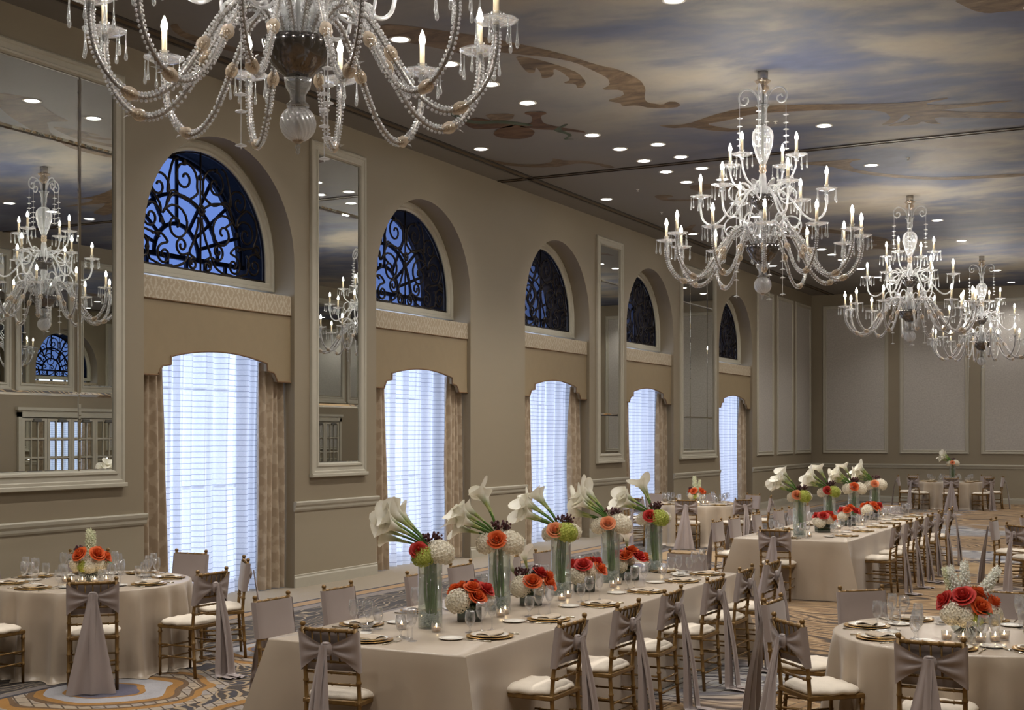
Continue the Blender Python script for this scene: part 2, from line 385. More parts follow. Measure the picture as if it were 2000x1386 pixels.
# ------------------------------------------------------------------ mesh builder
class MB:
    def __init__(s): s.v = []; s.f = []
    def add(s, v, f):
        o = len(s.v); s.v += [tuple(p) for p in v]; s.f += [tuple(i + o for i in q) for q in f]; return s
    def box(s, x0, x1, y0, y1, z0, z1):
        v = [(x, y, z) for z in (z0, z1) for y in (y0, y1) for x in (x0, x1)]
        return s.add(v, [(0, 2, 3, 1), (4, 5, 7, 6), (0, 1, 5, 4), (2, 6, 7, 3), (0, 4, 6, 2), (1, 3, 7, 5)])
    def bbox(s, x0, x1, y0, y1, z0, z1, b=0.005):
        """box with its top and bottom edges eased"""
        def ring(d, z): return [(x0 + d, y0 + d, z), (x1 - d, y0 + d, z), (x1 - d, y1 - d, z), (x0 + d, y1 - d, z)]
        R = [ring(b, z0), ring(0, z0 + b), ring(0, z1 - b), ring(b, z1)]
        v = sum(R, []); f = [(3, 2, 1, 0), (12, 13, 14, 15)]
        for k in range(3):
            for i in range(4): f.append((k * 4 + i, k * 4 + (i + 1) % 4, k * 4 + 4 + (i + 1) % 4, k * 4 + 4 + i))
        return s.add(v, f)
    def lathe(s, prof, seg=16, c=(0, 0, 0), flute=0, fa=0.0, cap=True):
        v = []; f = []
        for r, z in prof:
            for i in range(seg):
                a = 2 * PI * i / seg; rr = r * (1 + fa * math.cos(flute * a)) if flute else r
                v.append((c[0] + rr * math.cos(a), c[1] + rr * math.sin(a), c[2] + z))
        n = len(prof)
        for k in range(n - 1):
            for i in range(seg):
                j = (i + 1) % seg
                f.append((k * seg + i, k * seg + j, (k + 1) * seg + j, (k + 1) * seg + i))
        if cap:
            if prof[0][0] > 1e-6: f.append(tuple(range(seg))[::-1])
            if prof[-1][0] > 1e-6: f.append(tuple((n - 1) * seg + i for i in range(seg)))
        return s.add(v, f)
    def tube(s, path, rad, seg=8, cap=True):
        P = [Vector(p) for p in path]; n = len(P)
        R = rad if isinstance(rad, (list, tuple)) else [rad] * n
        v = []; f = []; up = None
        for i in range(n):
            t = (P[min(i + 1, n - 1)] - P[max(i - 1, 0)])
            if t.length < 1e-9: t = Vector((0, 0, 1))
            t.normalize()
            if up is None: up = Vector((0, 0, 1)) if abs(t.z) < 0.9 else Vector((1, 0, 0))
            a = up - t * up.dot(t)
            if a.length < 1e-6: a = t.orthogonal()
            a.normalize(); b = t.cross(a); up = a
            for k in range(seg):
                w = 2 * PI * k / seg
                v.append(P[i] + (a * math.cos(w) + b * math.sin(w)) * R[i])
        for i in range(n - 1):
            for k in range(seg):
                j = (k + 1) % seg
                f.append((i * seg + k, i * seg + j, (i + 1) * seg + j, (i + 1) * seg + k))
        if cap:
            f.append(tuple(range(seg))[::-1]); f.append(tuple((n - 1) * seg + k for k in range(seg)))
        return s.add(v, f)
    def grid(s, fn, nu, nv, closed_u=False):
        v = [fn(i / nu, j / nv) for j in range(nv + 1) for i in range(nu + (0 if closed_u else 1))]
        w = nu if closed_u else nu + 1; f = []
        for j in range(nv):
            for i in range(nu):
                k = (i + 1) % w if closed_u else i + 1
                f.append((j * w + i, j * w + k, (j + 1) * w + k, (j + 1) * w + i))
        return s.add(v, f)
    def ell(s, c, r, seg=10, rings=6):
        prof = [(math.sin(PI * k / rings), -math.cos(PI * k / rings)) for k in range(rings + 1)]
        v = []; f = []
        for q, z in prof:
            for i in range(seg):
                a = 2 * PI * i / seg
                v.append((c[0] + r[0] * q * math.cos(a), c[1] + r[1] * q * math.sin(a), c[2] + r[2] * z))
        for k in range(rings):
            for i in range(seg):
                j = (i + 1) % seg; f.append((k * seg + i, k * seg + j, (k + 1) * seg + j, (k + 1) * seg + i))
        return s.add(v, f)
    def xf(s, m):
        s.v = [tuple(m @ Vector(p)) for p in s.v]; return s
    def merge(s, o, m=None):
        return s.add([tuple(m @ Vector(p)) for p in o.v] if m else o.v, o.f)
    def mesh(s, name, mat, smooth=True, ang=None):
        me = bpy.data.meshes.new(name); me.from_pydata(s.v, [], s.f); me.update()
        me.materials.append(mat if not isinstance(mat, str) else M[mat])
        if smooth:
            me.polygons.foreach_set('use_smooth', [True] * len(me.polygons))
            if ang: 
                try: me.set_sharp_from_angle(angle=ang)
                except Exception: pass
        return me

def crom(pts, n=6):
    """smooth curve through points"""
    P = [Vector(p) for p in pts]; P = [P[0] * 2 - P[1]] + P + [P[-1] * 2 - P[-2]]; out = []
    for i in range(1, len(P) - 2):
        for k in range(n):
            t = k / n
            out.append(0.5 * ((2 * P[i]) + (P[i + 1] - P[i - 1]) * t + (2 * P[i - 1] - 5 * P[i] + 4 * P[i + 1] - P[i + 2]) * t * t + (3 * P[i] - P[i - 1] - 3 * P[i + 1] + P[i + 2]) * t ** 3))
    out.append(P[-2]); return out

I4 = Matrix.Identity(4)
def T(x, y, z): return Matrix.Translation((x, y, z))
def RZ(a): return Matrix.Rotation(a, 4, 'Z')
def RX(a): return Matrix.Rotation(a, 4, 'X')
def RY(a): return Matrix.Rotation(a, 4, 'Y')
def SC(x, y=None, z=None):
    return Matrix.Diagonal((x, x if y is None else y, x if z is None else z, 1))

def ob(name, me, parent=None, m=None):
    o = bpy.data.objects.new(name, me); COL.objects.link(o)
    if parent is not None: o.parent = parent
    if m is not None: o.matrix_local = m
    return o
def tag(o, label=None, cat=None, group=None, kind=None):
    if label: o['label'] = label
    if cat: o['category'] = cat
    if group: o['group'] = group
    if kind: o['kind'] = kind
    return o
def thing(name, label, cat, m=None, group=None, kind=None):
    return tag(ob(name, None, None, m), label, cat, group, kind)
def struct(name, me, label=None, parent=None, m=None):
    o = ob(name, me, parent, m)
    if parent is None: tag(o, label, None, None, 'structure')
    return o
def grow(spec, parent):
    """spec: list of (name, mesh, matrix, children[, label]); builds parts and sub-parts under parent"""
    for q in spec:
        o = ob(q[0], q[1], parent, q[2])
        if len(q) > 4 and q[4]: o['label'] = q[4]
        if len(q) > 5 and q[5]: o['kind'] = q[5]
        if q[3]: grow(q[3], o)

# ------------------------------------------------------------------ room shell
CH, YB, YF, XR = 6.57, 41.57, -4.5, 12.4
WIN = [12.927, 17.818, 22.736, 27.574, 33.787]      # window centres along the left wall
HW, SPR = 1.44, 4.41                                 # half width and springing height of the arches
ORD = ['first', 'second', 'third', 'fourth', 'fifth', 'sixth', 'seventh', 'eighth', 'ninth', 'tenth', 'eleventh', 'twelfth', 'thirteenth', 'fourteenth', 'fifteenth', 'sixteenth']
LW = Matrix(((0, 0, 1, 0), (1, 0, 0, 0), (0, 1, 0, 0), (0, 0, 0, 1)))       # (u,v,n) on the window wall
BW = Matrix(((1, 0, 0, 0), (0, 0, -1, YB), (0, 1, 0, 0), (0, 0, 0, 1)))     # on the back wall
RW = Matrix(((0, 0, -1, XR), (-1, 0, 0, 0), (0, 1, 0, 0), (0, 0, 0, 1)))    # on the door wall, u = -y

struct('floor', MB().box(-1.4, XR + .2, YF - .2, YB + .2, -0.12, 0).mesh('floor', 'carpet', False), 'patterned carpet of tan wood-grain veins, gold rings and dark scrolls')
ceiling = struct('ceiling', MB().box(-1.4, XR + .2, YF - .2, YB + .2, CH, CH + 0.15).mesh('ceiling', 'ceil', False), 'ceiling painted as a cloudy blue-grey sky with brown scrolls')
struct('wall_back', MB().box(-1.4, XR + .2, YB, YB + .2, 0, CH).mesh('wall_back', 'wall', False), 'beige back wall with framed fabric panels')
struct('wall_right', MB().box(XR, XR + .2, YF, YB, 0, CH).mesh('wall_right', 'wall', False), 'beige wall of mirrored doors opposite the windows')
struct('wall_front', MB().box(-1.4, XR + .2, YF - .2, YF, 0, CH).mesh('wall_front', 'wall', False), 'plain beige wall behind the camera')

def arch(R, zb, n=28):
    """(y, z, outward normal y, z) along an arch from its left foot to its right foot"""
    P = [(-R, zb, -1, 0), (-R, (zb + SPR) / 2, -1, 0)]
    for k in range(n + 1):
        a = PI - PI * k / n; P.append((R * math.cos(a), SPR + R * math.sin(a), math.cos(a), math.sin(a)))
    return P + [(R, (zb + SPR) / 2, 1, 0), (R, zb, 1, 0)]
def sweep(mb, path, prof, yc=0.0):
    """prof: (offset along the normal, x)"""
    v = []; f = []; m = len(prof)
    for y, z, a, b in path:
        for o, x in prof: v.append((x, yc + y + a * o, z + b * o))
    for i in range(len(path) - 1):
        for k in range(m - 1): f.append((i * m + k, i * m + k + 1, (i + 1) * m + k + 1, (i + 1) * m + k))
    return mb.add(v, f)

wl = MB()
edges = [YF] + sum([[c - HW, c + HW] for c in WIN], []) + [YB]
for i in range(0, len(edges), 2):
    wl.add([(0, edges[i], 0), (0, edges[i + 1], 0), (0, edges[i + 1], CH), (0, edges[i], CH)], [(0, 1, 2, 3)])
for c in WIN:
    A = [(y, z) for y, z, *_ in arch(HW, 0)]
    for (y0, z0), (y1, z1) in zip(A, A[1:]):
        if abs(y1 - y0) < 1e-6: continue
        wl.add([(0, c + y0, z0), (0, c + y1, z1), (0, c + y1, CH), (0, c + y0, CH)], [(0, 1, 2, 3)])
    sweep(wl, arch(HW, 0), [(0, 0), (0, -0.44)], c)
    for s in (-1, 1):
        wl.add([(-.44, c + s * 1.33, 0), (-.44, c + s * HW, 0), (-.44, c + s * HW, 4.2), (-.44, c + s * 1.33, 4.2)], [(0, 1, 2, 3)])
struct('wall_left', wl.mesh('wall_left', 'wall', True, 0.5), 'long beige wall of arched windows and tall mirrors')

# chair rail, baseboard, wainscot on the window wall
RAILP = [(1.045, 0), (1.045, .018), (1.07, .03), (1.10, .034), (1.13, .05), (1.165, .056), (1.18, .05), (1.18, 0)]
BASEP = [(0, .0), (0, .022), (.13, .022), (.15, .014), (.17, .016), (.18, 0)]
def run(prof, u0, u1, name='run', mat='trim'):
    v = []; f = []; m = len(prof)
    for u in (u0, u1):
        for z, n in prof: v.append((u, z, n))
    for k in range(m - 1): f.append((k, k + 1, m + k + 1, m + k))
    f += [tuple(range(m))[::-1], tuple(m + k for k in range(m))]
    return MB().add(v, f).mesh(name, mat, False)
nt = 0
for i in range(0, len(edges), 2):
    a, b = edges[i], edges[i + 1]
    nt += 1
    w = ['beside the big mirror', 'between first and second windows', 'between second and third windows', 'between third and fourth windows', 'between fourth and fifth windows', 'beyond the last window'][i // 2]
    tr = tag(ob('trim_%d' % nt, None), 'cream chair rail and baseboard on window wall ' + w, None, None, 'structure')
    ob('chair_rail', run(RAILP, a - .02, b + .02), tr, LW)
    ob('baseboard', run(BASEP, a - .01, b + .01), tr, LW)
    ob('wainscot', MB().box(a, b, .17, 1.06, 0, .006).mesh('wainscot', 'wains', False), tr, LW)
nt += 1
tr = tag(ob('trim_%d' % nt, None), 'cream chair rail and baseboard across the back wall', None, None, 'structure')
ob('chair_rail', run(RAILP, 0, XR), tr, BW); ob('baseboard', run(BASEP, 0, XR), tr, BW)
ob('wainscot', MB().box(0, XR, .17, 1.06, 0, .006).mesh('wainscot', 'wains', False), tr, BW)

def loop(mb, u0, u1, v0, v1, prof):
    """mitred moulding round a rectangle; prof: (inset, height)"""
    m = len(prof); V = []; F = []
    for su, sv in ((0, 0), (1, 0), (1, 1), (0, 1)):
        for d, n in prof:
            V.append(((u1 - d) if su else (u0 + d), (v1 - d) if sv else (v0 + d), n))
    for i in range(4):
        j = (i + 1) % 4
        for k in range(m - 1): F.append((i * m + k, j * m + k, j * m + k + 1, i * m + k + 1))
    return mb.add(V, F)
MOULD = [(0, 0), (0, .02), (.015, .034), (.035, .034), (.045, .022), (.085, .018), (.095, .03), (.11, .03), (.12, .012), (.12, 0)]
def panel(n, u0, u1, v0, v1, mx, label):
    t_ = tag(ob('trim_%d' % n, None), label, None, None, 'structure')
    ob('panel_field', MB().box(u0 + .1, u1 - .1, v0 + .1, v1 - .1, 0, .008).mesh('panel_field', 'panel', False), t_, mx)
    ob('moulding', loop(MB(), u0, u1, v0, v1, MOULD).mesh('moulding', 'trim', False), t_, mx)
for k, (a, b) in enumerate(((35.63, 37.25), (37.61, 39.35), (39.62, 41.42))):
    nt += 1; panel(nt, a, b, 1.50, 6.2, LW, ORD[k] + ' narrow cream-framed panel on window wall past the last window')
for k in range(5):
    a = 0.363 + k * 2.41; nt += 1
    panel(nt, a, a + 2.06, 1.50, 6.2, BW, ORD[k] + ' tall framed fabric panel on back wall counting from the window corner')

# ---- mirrors on the window wall
MIRP = [(0, 0), (0, .035), (.02, .05), (.05, .05), (.06, .038), (.115, .034), (.125, .05), (.15, .048), (.165, .02), (.165, 0)]
def pane(u0, u1, v0, v1, b=.025, tilt=0.0):
    m = MB()
    m.add([(u0, v0, .008), (u1, v0, .008), (u1, v1, .008), (u0, v1, .008), (u0 + b, v0 + b, .016), (u1 - b, v0 + b, .016), (u1 - b, v1 - b, .016), (u0 + b, v1 - b, .016)],
          [(4, 5, 6, 7), (0, 1, 5, 4), (1, 2, 6, 5), (2, 3, 7, 6), (3, 0, 4, 7)])
    return m
def mirror(label, u0, u1, cols, rows, mx=LW, v0=1.53, v1=6.2, group='mirrors on the window wall'):
    t_ = thing('wall_mirror', label, 'mirror', None, group)
    ob('frame', loop(MB(), u0, u1, v0, v1, MIRP).mesh('frame', 'trim', False), t_, mx)
    ob('sill', MB().bbox(u0 - .015, u1 + .015, v0 - .03, v0 + .02, 0, .07, .008).mesh('sill', 'trim', False), t_, mx)
    for a, b in zip(cols, cols[1:]):
        for c, d in zip(rows, rows[1:]):
            ob('pane', pane(a, b, c, d).mesh('pane', 'mirror', False), t_, mx)
ROWS = [1.69, 2.51, 5.285, 6.04]
mirror('large three-column mirror in a cream frame beside the first window', 8.50, 11.15, [8.66, 9.17, 10.477, 10.99], [1.69, 2.54, 5.285, 6.04])
mirror('narrow tall mirror in a cream frame between first and second windows', 14.715, 16.065, [14.88, 15.90], ROWS)
mirror('narrow tall mirror in a cream frame between third and fourth windows', 24.50, 25.88, [24.665, 25.715], ROWS)
mirror('wide three-column mirror in a cream frame between fourth and fifth windows', 29.41, 32.04, [29.575, 30.12, 31.37, 31.875], ROWS)

# ---- door wall (seen in the mirrors): mirrored doors with framed mirrors over them
nd = 0
leafm = MB(); LWD, LH = .72, 2.46
COLS = [.075, .265, .285, .475, .455 + .0, .645]
cw = (LWD - .15 - .05) / 3
us = [.075 + k * (cw + .025) for k in range(3)]
vs = [.28 + k * .43 for k in range(5)]
def leaf_mesh():
    m = MB(); cu = [0] + sum([[u, u + cw] for u in us], []) + [LWD]; cv = [0] + sum([[v, v + .40] for v in vs], []) + [LH]
    for i in range(0, len(cu), 2): m.box(cu[i], cu[i + 1], 0, LH, 0, .04)
    for i in range(1, len(cu) - 1, 2):
        for j in range(0, len(cv), 2): m.box(cu[i], cu[i + 1], cv[j], cv[j + 1], 0, .036)
    return m
LEAF = leaf_mesh().mesh('door_leaf', 'trim', False)
PANE = pane(0, cw, 0, .40, .022).mesh('door_pane', 'mirror', False)
KNOB = MB().lathe([(0, 0), (.018, 0), (.012, .02), (.028, .035), (.024, .055), (0, .062)], 12).mesh('door_knob', 'steelgrey')
CLOSER = MB().bbox(0, .22, 0, .07, 0, .06, .01).mesh('door_closer', 'steelgrey', False)
for bank, y1 in enumerate((14.4, 23.62, 32.9, 40.2)):
    nd += 1
    d = tag(ob('door_%d' % nd, None), ORD[bank] + ' bank of cream doors with mirrored panes opposite the windows', None, None, 'structure')
    n = 4
    f_ = MB(); w = n * LWD + .06
    f_.box(-.1, 0, 0, 2.6, 0, .06).box(w, w + .1, 0, 2.6, 0, .06).box(-.1, w + .1, LH + .03, 2.64, 0, .06).box(-.14, w + .14, 2.64, 2.71, 0, .09)
    mx = RW @ T(-y1, 0, 0)
    ob('door_frame', f_.mesh('door_frame', 'trim', False), d, mx)
    for k in range(n):
        L = ob('door_leaf', LEAF, d, mx @ T(.015 + k * (LWD + .01), .01, 0))
        for u in us:
            for v in vs: ob('door_pane', PANE, L, T(u, v, .004))
        ob('door_knob', KNOB, L, T(.04 if k % 2 else LWD - .04, 1.0, .04)); ob('door_closer', CLOSER, L, T(.2, LH - .09, .04))
for k in range(13):
    y1 = 40.6 - k * 1.83 - 0.07
    mirror('framed mirror high on the door wall, number %s from the back corner' % ORD[k], -y1, -y1 + 1.70, [-y1 + .16, -y1 + 1.54], [3.24, 6.04], RW, 3.08, 6.2, 'mirrors above the doors')
nt += 1
tr = tag(ob('trim_%d' % nt, None), 'cream baseboard along the wall of doors', None, None, 'structure')
for a, b in ((-41.5, -40.35), (-37.1, -33.05), (-29.8, -23.77), (-20.5, -14.55), (-11.3, 4.4)):
    ob('baseboard', run(BASEP, a, b), tr, RW)

# ---- ceiling tracks, paintings
nt += 1
tr = tag(ob('trim_%d' % nt, None), 'dark twin partition track across the ceiling', None, None, 'structure')
for dy in (-.07, .07): ob('track_rail', MB().box(.02, XR, 20.27 + dy - .018, 20.27 + dy + .018, CH - .014, CH).mesh('track_rail', 'dark', False), tr)
ob('track_bed', MB().box(.02, XR, 20.2, 20.34, CH - .004, CH).mesh('track_bed', 'bronze', False), tr)
nt += 1
tr = tag(ob('trim_%d' % nt, None), 'dark bronze partition track along the ceiling beside the windows', None, None, 'structure')
for dx in (-.075, .075): ob('track_rail', MB().box(.63 + dx - .02, .63 + dx + .02, YF, YB, CH - .015, CH).mesh('track_rail', 'dark', False), tr)
ob('track_bed', MB().box(.56, .70, YF, YB, CH - .004, CH).mesh('track_bed', 'bronze', False), tr)
from mathutils.geometry import tessellate_polygon
SCR = [
 ('painted_scroll A', [(3.04, 11.86), (3.34, 12.15), (3.7, 12.63), (3.97, 13.07), (4.32, 13.77), (4.49, 14.4), (4.66, 14.72), (4.71, 15.26), (4.62, 15.68), (4.41, 16.15), (4.37, 16.37), (4.51, 16.57), (4.64, 16.45), (4.73, 16.5), (4.73, 16.68), (4.62, 16.81), (4.29, 16.67), (4.2, 16.43), (3.99, 16.39), (4.04, 16.23), (3.91, 16.01), (4.24, 15.88), (4.32, 15.61), (4.07, 15.48), (4.28, 15.31), (4.38, 15.01), (4.36, 14.69), (4.31, 14.21), (4.15, 13.89), (3.83, 13.56), (3.68, 13.39), (3.35, 13.54), (3.23, 13.13), (3.06, 12.79), (2.92, 12.56), (2.81, 12.25)]),
 ('B leaves', [(3.8, 13.59), (3.96, 13.86), (4.1, 14.3), (4.15, 14.63), (4.06, 15.06), (3.93, 15.26), (3.84, 15.27), (3.91, 15.06), (3.77, 14.96), (3.94, 14.86), (3.98, 14.54), (3.97, 14.28), (3.82, 14.61), (3.63, 14.67), (3.75, 14.37), (3.8, 14.14), (3.67, 14.38), (3.59, 14.34), (3.68, 13.96)]),
 ('C', [(4.01, 17.62), (4.4, 17.79), (4.9, 17.44), (5.34, 17.25), (5.77, 17.26), (6.4, 17.52), (7.14, 17.88), (7.65, 18.03), (7.99, 17.96), (7.99, 18.03), (7.63, 18.17), (7.92, 18.38), (8.74, 18.51), (8.72, 18.58), (8.09, 18.62), (7.75, 18.61), (8.05, 18.86), (8.86, 19.32), (8.83, 19.7), (8.12, 19.3), (7.65, 18.98), (7.63, 19.31), (7.68, 19.47), (7.52, 19.36), (7.46, 19.15), (7.34, 19.33), (7.0, 19.26), (6.96, 19.17), (7.26, 19.04), (7.38, 18.77), (7.32, 18.61), (7.17, 18.93), (7.02, 19.13), (6.88, 19.12), (7.04, 18.9), (7.11, 18.7), (7.1, 18.36), (6.88, 18.12), (6.44, 17.89), (5.92, 17.72), (5.44, 17.62), (5.0, 17.83), (4.64, 17.88), (4.85, 18.28), (5.03, 18.44), (4.85, 18.53), (4.58, 18.28), (4.41, 17.97), (4.12, 17.9)]),
 ('D', [(5.7, 21.24), (6.03, 21.24), (6.12, 21.37), (5.95, 21.42), (5.84, 21.63), (5.83, 22.1), (6.14, 22.65), (6.71, 23.3), (7.17, 23.59), (8.4, 23.78), (8.36, 24.11), (7.14, 23.83), (6.59, 23.49), (5.95, 22.75), (5.66, 22.1), (5.51, 21.65), (5.11, 21.25), (5.26, 21.15)]),
 ('E', [(0.72, 18.33), (0.83, 18.83), (1.04, 19.16), (1.36, 19.28), (1.56, 19.21), (1.7, 18.97), (1.66, 18.91), (1.75, 19.04), (1.8, 19.2), (2.07, 19.34), (2.21, 19.64), (2.3, 19.87), (2.32, 20.07), (2.24, 20.12), (2.15, 19.98), (2.14, 19.7), (1.91, 19.49), (1.66, 19.54), (1.49, 19.59), (1.15, 19.5), (0.83, 19.2), (0.66, 18.79)]),
 ('F', [(1.91, 22.87), (2.04, 22.76), (2.25, 22.87), (2.23, 23.09), (2.05, 23.12), (2.08, 23.31), (2.38, 23.47), (2.63, 23.48), (2.56, 23.69), (2.09, 23.56), (1.87, 23.32)]),
 ('G', [(0.99, 10.84), (1.09, 10.84), (1.03, 10.94), (0.95, 11.11), (0.99, 11.4), (1.1, 11.9), (1.34, 12.21), (1.5, 12.64), (1.44, 12.71), (1.21, 12.37), (0.98, 12.04), (0.82, 11.6), (0.8, 11.24), (0.87, 11.02)]),
 ('H', [(8.68, 13.92), (8.82, 14.4), (8.95, 14.58), (9.11, 14.59), (9.35, 14.68), (9.45, 13.68), (9.1, 13.5)]),
 ('I', [(0.75, 27.31), (1.32, 26.41), (1.55, 26.3), (1.18, 26.96), (1.18, 27.28), (0.77, 27.91)]),
 ('J', [(1.98, 29.24), (2.82, 28.39), (3.22, 29.02), (2.96, 29.58), (2.48, 29.15), (1.95, 30.15)]),
 ('K', [(2.85, 22.17), (3.2, 22.14), (3.63, 22.57), (3.97, 23.31), (3.52, 22.9), (3.12, 22.64), (2.88, 22.79), (2.76, 22.56)]),
 ('dark lute', [(1.64, 17.03), (1.8, 16.82), (2.03, 16.66), (2.21, 16.64), (2.31, 16.84), (2.29, 17.15), (2.1, 17.42), (1.89, 17.5), (1.72, 17.41), (1.63, 17.25)]),
 ('dark2 cello', [(1.6, 16.22), (1.91, 15.97), (2.01, 16.16), (2.05, 16.46), (2.22, 16.54), (2.16, 16.73), (1.91, 16.73), (1.68, 16.68), (1.54, 16.54)]),
 ('tan drum', [(2.12, 15.88), (2.52, 16.06), (2.32, 16.36), (2.02, 16.3)]),
 ('dark neck', [(2.2, 16.74), (2.48, 16.68), (2.67, 16.27), (2.62, 16.15), (2.68, 16.05), (2.94, 16.15), (2.9, 16.29), (2.78, 16.33), (2.61, 16.75), (2.71, 17.05), (2.93, 17.45), (2.91, 17.59), (2.65, 17.26), (2.38, 17.05)]),
 ('green1', [(1.66, 15.33), (1.78, 15.55), (1.75, 15.96), (1.82, 16.2), (2.17, 16.31), (2.45, 16.74), (2.39, 16.85), (2.09, 16.48), (1.72, 16.35), (1.64, 16.07), (1.69, 15.66), (1.61, 15.42)]),
 ('green2', [(2.64, 17.11), (2.93, 16.92), (2.87, 17.02), (2.67, 17.17), (2.69, 17.62), (2.49, 17.78), (2.61, 17.88), (2.41, 17.82), (2.64, 17.59), (2.54, 17.25)]),
]
def chaikin(P):
    out = []
    for i in range(len(P)):
        a, b = P[i], P[(i + 1) % len(P)]
        out.append((a[0] * .8 + b[0] * .2, a[1] * .8 + b[1] * .2)); out.append((a[0] * .2 + b[0] * .8, a[1] * .2 + b[1] * .8))
    return out
def painted(nm, P, mat, lift=.003):
    P = chaikin(P)
    tri = tessellate_polygon([[Vector((x, y, 0)) for x, y in P]])
    m = MB().add([(x, y, CH - lift) for x, y in P], [tuple(t_)[::-1] for t_ in tri])
    ob(nm, m.mesh(nm, mat, False), ceiling)
for nm, P in SCR:
    k = nm.split()[0]
    painted('painted_leaf' if k.startswith('green') else 'painted_instrument' if k[:4] in ('dark', 'tan') and k != 'tan' else 'painted_scroll', P,
            'scroll_green' if k.startswith('green') else 'scroll_dark' if k.startswith('dark') else 'scroll', .006 if k.startswith('green') else .0045 if k.startswith('dark') else .003)
# the same scrolls painted further down the room
for nm, P in SCR[:1]:
    painted('painted_scroll', [(x, y + 15.4) for x, y in P], 'scroll')

# ---- windows
casing = MB(); sweep(casing, arch(HW, 4.06), [(0, -.335), (-.03, -.325), (-.045, -.35), (-.085, -.352), (-.10, -.375), (-.135, -.38), (-.135, -.45)])
CASING = casing.mesh('casing', 'trim', True, 0.5)
WSILL = MB().bbox(-.46, -.33, -HW, HW, 4.05, 4.10, .008).bbox(-.46, -.355, -HW + .02, HW - .02, 4.10, 4.17, .006).mesh('sill', 'trim', False)
g = MB(); A = [(y, z) for y, z, *_ in arch(1.34, 4.15)]
g.add([(-.45, y, z) for y, z in A], [tuple(range(len(A)))])
LGLASS = g.mesh('lunette_glass', 'blueglass', False)
rv = MB(); sweep(rv, arch(1.33, 0), [(0, -.44), (0, -.92)]); REVEAL = rv.mesh('outer_reveal', 'reveal', True, 0.5)
MUN = []
for R in (.42, .80, 1.28):
    MUN.append(MB().tube([(-.80, R * math.cos(PI * k / 20), SPR + R * math.sin(PI * k / 20)) for k in range(21)], .03, 6).mesh('muntin', 'muntin'))
for a in (18, 38, 58, 90, 122, 142, 162):
    a = math.radians(a)
    MUN.append(MB().tube([(-.80, .42 * math.cos(a), SPR + .42 * math.sin(a)), (-.80, 1.30 * math.cos(a), SPR + 1.30 * math.sin(a))], .026, 6).mesh('muntin', 'muntin'))
for z in (4.12, 4.40): MUN.append(MB().box(-.83, -.77, -1.32, 1.32, z - .03, z + .03).mesh('muntin', 'muntin', False))
for y in (-.95, -.55, -.18, .18, .55, .95): MUN.append(MB().box(-.82, -.78, y - .022, y + .022, 4.1, 4.42).mesh('muntin', 'muntin', False))
LOWM = [MB().box(-.83, -.77, y - .035, y + .035, 0, 4.1).mesh('mullion', 'muntin', False) for y in (-1.28, -.64, 0, .64, 1.28)]
LOWM += [MB().box(-.82, -.78, -1.3, 1.3, z - .02, z + .02).mesh('mullion', 'muntin', False) for z in (.1, 1.4, 2.7)]
LOWG = MB().box(-.804, -.798, -1.32, 1.32, .02, 4.1).mesh('window_pane', 'winglass', False)

# valance (cloth pelmet) with shaped lower edge
def vz(t_):
    d = HW - abs(t_)
    if d < .30: return 2.81
    if d < .40: return 2.81 + .12 * math.sin((d - .30) / .10 * PI / 2)
    if d < .52: return 2.93 + .015 * (d - .4) / .12
    q = (abs(t_)) / (HW - .52)
    return 3.045 + .10 * (1 - q * q)
YS = []
for s in range(-60, 61): YS.append(HW * s / 60 * .995)
for e in (.299, .301, .519, .521):
    YS += [-(HW - e), HW - e]
YS = sorted(set(YS))
vb = MB(); n = len(YS)
vb.add([(-.06, y, vz(y)) for y in YS] + [(-.06, y, 3.72) for y in YS] + [(-.11, y, vz(y)) for y in YS] + [(-.11, y, 3.98) for y in YS],
       [(i, i + 1, n + i + 1, n + i) for i in range(n - 1)] + [(2 * n + i + 1, 2 * n + i, 3 * n + i, 3 * n + i + 1) for i in range(n - 1)] + [(2 * n + i, 2 * n + i + 1, i + 1, i) for i in range(n - 1)])
VAL = vb.mesh('valance_body', 'valance', False)
VBAND = MB().bbox(-.11, -.05, -HW * .995, HW * .995, 3.71, 3.985, .006).mesh('damask_band', 'band', False)
VPIPE = MB().tube([(-.055, y, vz(y)) for y in YS], .012, 6).mesh('piping', 'piping')
VPIPE2 = MB().tube([(-.05, -HW * .995, 3.715), (-.05, HW * .995, 3.715)], .009, 6).mesh('piping', 'piping')

def drape_mesh(seed, side):
    r = random.Random(seed); ph = r.uniform(0, 6); wl_ = r.uniform(.115, .135)
    def fn(u, v):
        z = .012 + v * 3.05
        w = (.62 if side < 0 else .52) - .10 * v + .05 * math.sin(v * 2.2)
        y = -HW + .012 + u * w
        amp = .055 * (1 - .45 * v)
        x = -.21 + amp * math.sin(2 * PI * (u * w) / wl_ * (1 + .12 * v) + ph + .8 * math.sin(u * 5)) + .02 * math.sin(9 * u + 3 * v)
        return (x, y if side < 0 else -y, z)
    return MB().grid(fn, 70, 10).mesh('drape', 'drape')
def sheer_mesh(seed):
    r = random.Random(seed); a = [r.uniform(0, 6) for _ in range(5)]
    def fn(u, v):
        z = .015 + v * 3.25; y = -HW + .15 + u * (2 * HW - .3) + .03 * math.sin(v * 2 + a[4])
        p = u * (1 + .03 * math.sin(3 * v))
        x = -.36 + .040 * math.sin(p * 75 + a[0]) + .045 * math.sin(p * 41 + a[1]) + .022 * math.sin(p * 118 + a[2])
        return (x, y, z)
    return MB().grid(fn, 240, 5).mesh('sheer_curtain', 'sheer')

